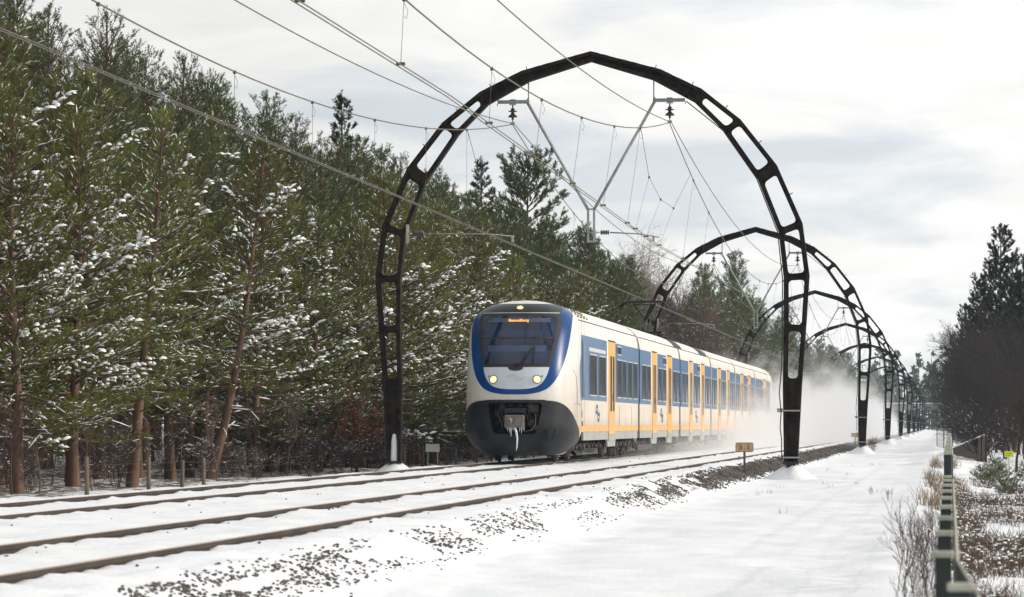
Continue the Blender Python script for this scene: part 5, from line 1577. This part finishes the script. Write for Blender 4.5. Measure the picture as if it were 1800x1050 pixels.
# ------------------------------------------------------------------ white board and wooden fence at the forest edge
p = unproj(760.5, x=-14.4); g = gz(-14.4, p.y)
e = empty('notice_board', (-14.4, p.y, g)); tag(e, 'small blank whitish board on two posts at the forest edge', 'board')
mb = MB(); mb.box((0, 0, .62), (.40, .02, .22), 0, bev=.004); mb.build('panel', M['boardwhite'] if 'boardwhite' in M else M['frame'], e)
for s in (-1, 1):
    mb = MB(); mb.box((s * .14, .025, .36), (.025, .025, .78), 0); mb.build('post', M['galv'], e)
f = empty('wooden_fence', (0, 0, 0)); tag(f, 'weathered post and wire fence along the foot of the left forest', 'fence')
posts = []
for px in (147, 268, 319, 359, 712, 742, 790, 806, 838):
    x = -15.7; y = unproj(px, x=x).y; posts.append((x + fr.uniform(-.08, .08), y))
yl = posts[-1][1]
while yl < 170: yl += 4.2; posts.append((-15.7 + fr.uniform(-.08, .08), yl))
for x, y in posts:
    mb = MB(); h = fr.uniform(.58, .78); mb.tube([(x, y, gz(x, y) - .2), (x + fr.uniform(-.03, .03), y + fr.uniform(-.03, .03), gz(x, y) + h)], [.045, .04], 8); mb.build('post', M['wood'], f)
for hz_ in (.2, .4, .56):
    mb = MB(); mb.tube([(x, y, gz(x, y) + hz_) for x, y in posts], .0025, 4); mb.build('fence_wire', M['plank'], f)

# ------------------------------------------------------------------ dark green panel fence beside the camera
gf = empty('metal_fence', (0, 0, 0)); tag(gf, 'dark green metal fence seen end on, frosted post caps in a ladder', 'fence')
fx = lambda y: -.028 + .0025 * y
ys = [10.3, 12.9, 15.4, 17.9, 20.35, 22.8, 25.2, 27.6, 30.0, 32.2]
rows = [(.054 if i == 0 else fx(y), y, .494) for i, y in enumerate(ys)] + [(fx(34.5 + 2.6 * k), 34.5 + 2.6 * k, .69) for k in range(34)]
for i, (x, y, zt) in enumerate(rows):
    g = gz(x, y) - .1
    mb = MB(); mb.box((x, y, (g + zt - .02) / 2), (.062 if zt < .6 else .075, .05, zt - .02 - g), 0, bev=.005); mb.build('post', M['postgreen'], gf)
    mb = MB(); mb.box((x, y, zt - .008), (.080, .075, .024), 0, bev=.006); mb.build('post_cap', M['cap'], gf)
for seg in (rows[:10], rows[10:]):
    zt = seg[0][2]
    pts = [(x + .052, y, zt - .03) for x, y, _ in seg]
    mb = MB(); mb.tube(pts, .007, 6); mb.build('top_rail', M['cap'], gf)
    for dz in (.22, .42, .62, .82):
        mb = MB(); mb.tube([(a, b_, c - dz) for a, b_, c in pts], .004, 4); mb.build('mesh_wire', M['postgreen'], gf)
mb = MB()     # upright wires of the panels
for seg in (rows[:10], rows[10:24]):
    for (x0, y0, z0), (x1, y1, z1) in zip(seg[:-1], seg[1:]):
        for k in range(1, 25):
            t = k / 25; x = x0 + (x1 - x0) * t + .052; y = y0 + (y1 - y0) * t; mb.tube([(x, y, z0 - .03), (x, y, z0 - .95)], .0025, 3, cap=False)
o = mb.build('upright_wires', M['postgreen'], gf, recalc=False); tag(o, kind='stuff')

# ------------------------------------------------------------------ plank retaining wall, mesh gate posts and yellow sign on the right
w0, w1 = unproj(1676, y=158), unproj(1731, y=138)
wl_ = empty('retaining_wall', (0, 0, 0)); tag(wl_, 'low brown plank wall with snow on its sloping top, right of the fence', 'wall')
n = 11
for k in range(n):
    t0, t1 = k / n, (k + .94) / n
    a = w0.lerp(w1, t0); b_ = w0.lerp(w1, t1); zt = -.12 + .60 * (t0 + t1) / 2 * 1.05
    c = (a + b_) / 2; ang = math.atan2(b_.y - a.y, b_.x - a.x)
    mb = MB(); mb.box((0, 0, (zt - .7) / 2), ((b_ - a).length, .10, zt + .7), 0, bev=.01); o = mb.build('plank', M['plank'], wl_); o.location = (c.x, c.y, 0); o.rotation_euler = (0, 0, ang)
mb = MB()
V = []; m_ = 24
for k in range(m_ + 1):
    c = w0.lerp(w1, k / m_); zt = -.12 + .63 * k / m_ + .012 * sin(k * 1.9)
    for j in range(7):
        a = pi * j / 6; V.append((c.x + .15 * cos(a) * .9, c.y + .3 * cos(a), zt + .085 * sin(a)))
mb.add(V, [(k * 7 + j, k * 7 + j + 1, (k + 1) * 7 + j + 1, (k + 1) * 7 + j) for k in range(m_) for j in range(6)], 0, True)
mb.build('top_snow', M['snow'], wl_)
for px, top, y, lab in ((1726, 756, 139, 'dark steel post at the near end of the plank wall'), (1710, 731, 150, 'tall thin dark pole behind the plank wall'), (1733, 757, 137.2, 'second dark steel post at the near end of the plank wall')):
    q = unproj(px, top, y=y); mb = MB(); mb.box((q.x, y, (q.z - .8) / 2), (.05 if y > 145 else .075, .05, q.z + .8), 0, bev=.004)
    mb.box((q.x, y, q.z - .01), (.09, .07, .03), 0); o = mb.build('steel_post', M['black']); tag(o, lab, 'post')
mg = empty('mesh_fence', (0, 0, 0)); tag(mg, 'short wire mesh fence with dark posts standing in the snow by the line', 'fence')
ga, gb, gc = unproj(1647, y=205), unproj(1659, y=190), unproj(1674.5, y=186)
for q in (ga, gb, gc):
    mb = MB(); mb.box((q.x, q.y, .10), (.05, .05, 1.35), 0); mb.build('post', M['black'], mg)
mb = MB()
for k in range(9):
    z = -.3 + .13 * k
    mb.tube([(unproj(1640, y=206).x, 206, z), (ga.x, ga.y, z), (gb.x, gb.y, z), (gc.x, gc.y, z)], .005, 4)
for k in range(18):
    q = ga.lerp(gb, k / 17); mb.tube([(q.x, q.y, -.4), (q.x, q.y, .74)], .004, 4)
o = mb.build('wire_mesh', M['galv'], mg, recalc=False); tag(o, kind='stuff')
p = unproj(1773.5, 798.5, y=96); g = gz(p.x, 96)
ys_ = empty('yellow_sign', (p.x, 96, 0)); tag(ys_, 'small bright yellow sign on a thin post in the scrub at right', 'sign')
M['signyellow'] = mat('yellow_plate', (.52, .58, .02), (.60, .64, .03), .5, 6)
mb = MB(); mb.box((0, -.02, p.z), (.25, .012, .165), 0, bev=.004); mb.build('plate', M['signyellow'], ys_)
mb = MB()
mb.box((0, -.0275, p.z + .02), (.16, .004, .022), 0); mb.box((-.02, -.0275, p.z - .035), (.14, .004, .018), 0); mb.build('print', mat('faded_print', (.30, .30, .02), (.36, .36, .03), .6, 5), ys_)
mb = MB(); mb.tube([(0, 0, g - .1), (0, 0, p.z + .06)], .014, 8); mb.build('post', M['galv'], ys_)

# ------------------------------------------------------------------ heather, dry grass and scrub on the right
hr = np.random.default_rng(31)
def tufts(n, xr, yr_, hh, w, matn, name, lab, per=9, spread=.5, cond=None, power=1.0):
    y = yr_[0] + (yr_[1] - yr_[0]) * hr.random(n) ** power; x = hr.uniform(xr[0], xr[1], n)
    keep = vnoise(x * 1.1, y * .3, 77) > np.interp(y, [20, 40, 80], [-.28, -.08, .12]) if cond is None else cond(x, y)
    x, y = x[keep], y[keep]; z = ground_z(x, y); k = len(x)
    P = np.repeat(np.stack([x, y, z], -1), per, 0) + hr.normal(0, .05, (k * per, 3)) * (1, 1, 0)
    d = hr.normal(0, spread, (k * per, 3)) * (1, 1, .25) + np.array([0, 0, 1.]); d /= np.linalg.norm(d, axis=1, keepdims=True)
    L = hh * hr.uniform(.5, 1.2, (k * per, 1)); mid = P + d * L * .55
    d2 = d + hr.normal(0, .35, d.shape); d2 /= np.linalg.norm(d2, axis=1, keepdims=True)
    V1, F1 = prisms(P, mid, np.full(len(P), w), np.full(len(P), w * .8)); V2, F2 = prisms(mid, mid + d2 * L * .5, np.full(len(P), w * .8), np.full(len(P), w * .4))
    o = np_obj(name, np.concatenate([V1, V2]), np.concatenate([F1, F2 + len(V1)]), [M[matn]]); tag(o, lab, kind='stuff'); return x, y, z
x, y, z = tufts(6500, (.12, 3.6), (12, 85), .26, .0035, 'heath', 'heather', 'brown dry heather with snow lying on it beside the fence', per=8, spread=.55, power=1.25)
x, y, z = (np.repeat(q, 4) for q in (x, y, z)); k = len(x); pick = hr.random(k) < .42; kk = int(pick.sum())
C = np.stack([x[pick], y[pick], z[pick] + hr.uniform(.06, .20, kk)], -1) + hr.normal(0, .09, (kk, 3)) * (1, 1, .3); D = hr.normal(0, 1, (kk, 3)) * (1, 1, .1)
V, F = snow_lumps(C, D, hr.uniform(.012, .038, kk), hr.uniform(.008, .024, kk), hr.uniform(.007, .02, kk))
o = np_obj('heather_snow', V, F, [M['branch_snow']], smooth=True); tag(o, 'clumps of snow caught on the brown heather beside the fence', kind='stuff')
tufts(200, (-.35, .5), (55, 120), .30, .004, 'grassdry', 'dry_grass', 'tufts of dry straw coloured grass on the snowbank at the fence', per=10, spread=.35)
tufts(130, (-3.6, -.4), (30, 120), .12, .003, 'grassdry', 'snow_stubble', 'thin dry stalks poking out of the smooth snow', per=4, spread=.5, cond=lambda x, y: vnoise(x * .8, y * .15, 5) > .15)
for k, (px, y, s) in enumerate(((1600, 27, .95), (1622, 23, .80), (1636, 29, .85), (1622, 33, .6), (1640, 20, .62), (1628, 40, .5), (1640, 46, .5), (1645, 60, .5), (1634, 75, .45), (1640, 90, .5), (1560, 60, .3), (1530, 66, .25))):
    p = unproj(px, y=y)
    plant('bare_shrub', STEMS[k % 3], (p.x, y, gz(p.x, y) - .02), k * 1.7, s, ['tall bare stemmed shrub in the snow left of the nearest fence posts', 'smaller bare stemmed shrub right beside the nearest fence posts'][min(k, 1)] if k < 2 else 'bare stemmed little shrub in the snow along the left side of the green fence', 'shrub', 'bare shrubs beside the green fence')
for k, (px, y, s) in enumerate(((1735, 84, .42), (1756, 88, .45), (1784, 80, .40), (1800, 90, .5), (1722, 92, .42), (1768, 74, .34), (1745, 94, .5))):
    p = unproj(px, y=y)
    plant('low_pine', LOWP, (p.x, y, gz(p.x, y) - .05), k * 2.1, s, 'low snow covered green bush in the scrub below the yellow sign', 'bush', 'low green bushes by the yellow sign')
p = unproj(1786, y=112)
plant('bare_tree', bare_tree(700, 3.6, .35, 4, 'twig_dark', thin=.006, up=.35), (p.x, 112, gz(p.x, 112)), 0, 1.0, 'slim bare sapling standing behind the yellow sign', 'sapling')
p = unproj(1535, y=172)  # shrub set where a half-buried tangle of wire mesh lies
plant('bare_shrub', SHRUB[1], (p.x, 172, gz(p.x, 172) - .1), 0, .4, 'low shrub standing in for frosted wire mesh at the right of the second arch foot', 'shrub')

# ------------------------------------------------------------------ snow thrown up behind the train, and the winter air
def volume_box(name, x0, x1, y0, y1, z0, z1, mt):
    mb = MB(); mb.box(((x0 + x1) / 2, (y0 + y1) / 2, (z0 + z1) / 2), (x1 - x0, y1 - y0, z1 - z0)); return mb.build(name, mt)
m = bpy.data.materials.new('snow_spray'); m.use_nodes = True; nt = m.node_tree; nt.nodes.clear()
out = nt.nodes.new('ShaderNodeOutputMaterial'); pv = nt.nodes.new('ShaderNodeVolumePrincipled'); nt.links.new(pv.outputs[0], out.inputs['Volume'])
pv.inputs['Color'].default_value = (.985, .99, 1.0, 1); pv.inputs['Anisotropy'].default_value = 0.35
t = nt.nodes.new('ShaderNodeTexCoord'); s = nt.nodes.new('ShaderNodeSeparateXYZ'); nt.links.new(t.outputs['Object'], s.inputs[0])
X, Y, Z = s.outputs
# height of the cloud along the line: low at the front bogies, over the roof behind the tail
hgt = mathn(nt, 'ADD', maprange(nt, Y, 96, 150, .4, 1.6), mathn(nt, 'ADD', maprange(nt, Y, 150, 205, 0, 1.15), maprange(nt, Y, 230, 400, 0, -.9)))
nz = nt.nodes.new('ShaderNodeTexNoise'); nz.inputs['Scale'].default_value = .42; nz.inputs['Detail'].default_value = 5; nz.inputs['Roughness'].default_value = .6
mp = nt.nodes.new('ShaderNodeMapping'); mp.inputs['Scale'].default_value = (1.2, .35, 1.6); nt.links.new(t.outputs['Object'], mp.inputs[0]); nt.links.new(mp.outputs[0], nz.inputs['Vector'])
nn = maprange(nt, nz.outputs[0], .33, .67, .3, 1.6)
zrel = mathn(nt, 'DIVIDE', mathn(nt, 'ADD', Z, .25), mathn(nt, 'MULTIPLY', hgt, nn))
fz = maprange(nt, zrel, .3, 1.65, 1, 0, True)
wid = maprange(nt, Y, 96, 190, 2.0, 4.9)
fxn = maprange(nt, mathn(nt, 'DIVIDE', mathn(nt, 'ABSOLUTE', mathn(nt, 'ADD', X, 10.0)), wid), .7, 1.25, 1, 0, True)
fy = mathn(nt, 'MULTIPLY', maprange(nt, Y, 97, 170, .05, 1, True), maprange(nt, Y, 300, 470, 1, .12, True))
dens = mathn(nt, 'MULTIPLY', mathn(nt, 'MULTIPLY', fz, fxn), mathn(nt, 'MULTIPLY', fy, mathn(nt, 'MULTIPLY', nn, .135)))
nt.links.new(dens, pv.inputs['Density'])
o = volume_box('snow_spray', -16.5, -4.4, 96, 470, -.6, 6.2, m); tag(o, 'cloud of fine snow whirled up behind the train', kind='stuff')
m = bpy.data.materials.new('winter_air'); m.use_nodes = True; nt = m.node_tree; nt.nodes.clear()
out = nt.nodes.new('ShaderNodeOutputMaterial'); pv = nt.nodes.new('ShaderNodeVolumePrincipled'); nt.links.new(pv.outputs[0], out.inputs['Volume'])
pv.inputs['Color'].default_value = (.62, .82, 1.0, 1); pv.inputs['Density'].default_value = .00011; pv.inputs['Anisotropy'].default_value = .1
o = volume_box('haze', -950, 950, -40, 1700, -3, 26, m); tag(o, 'thin winter haze that fades the far trees', kind='stuff')
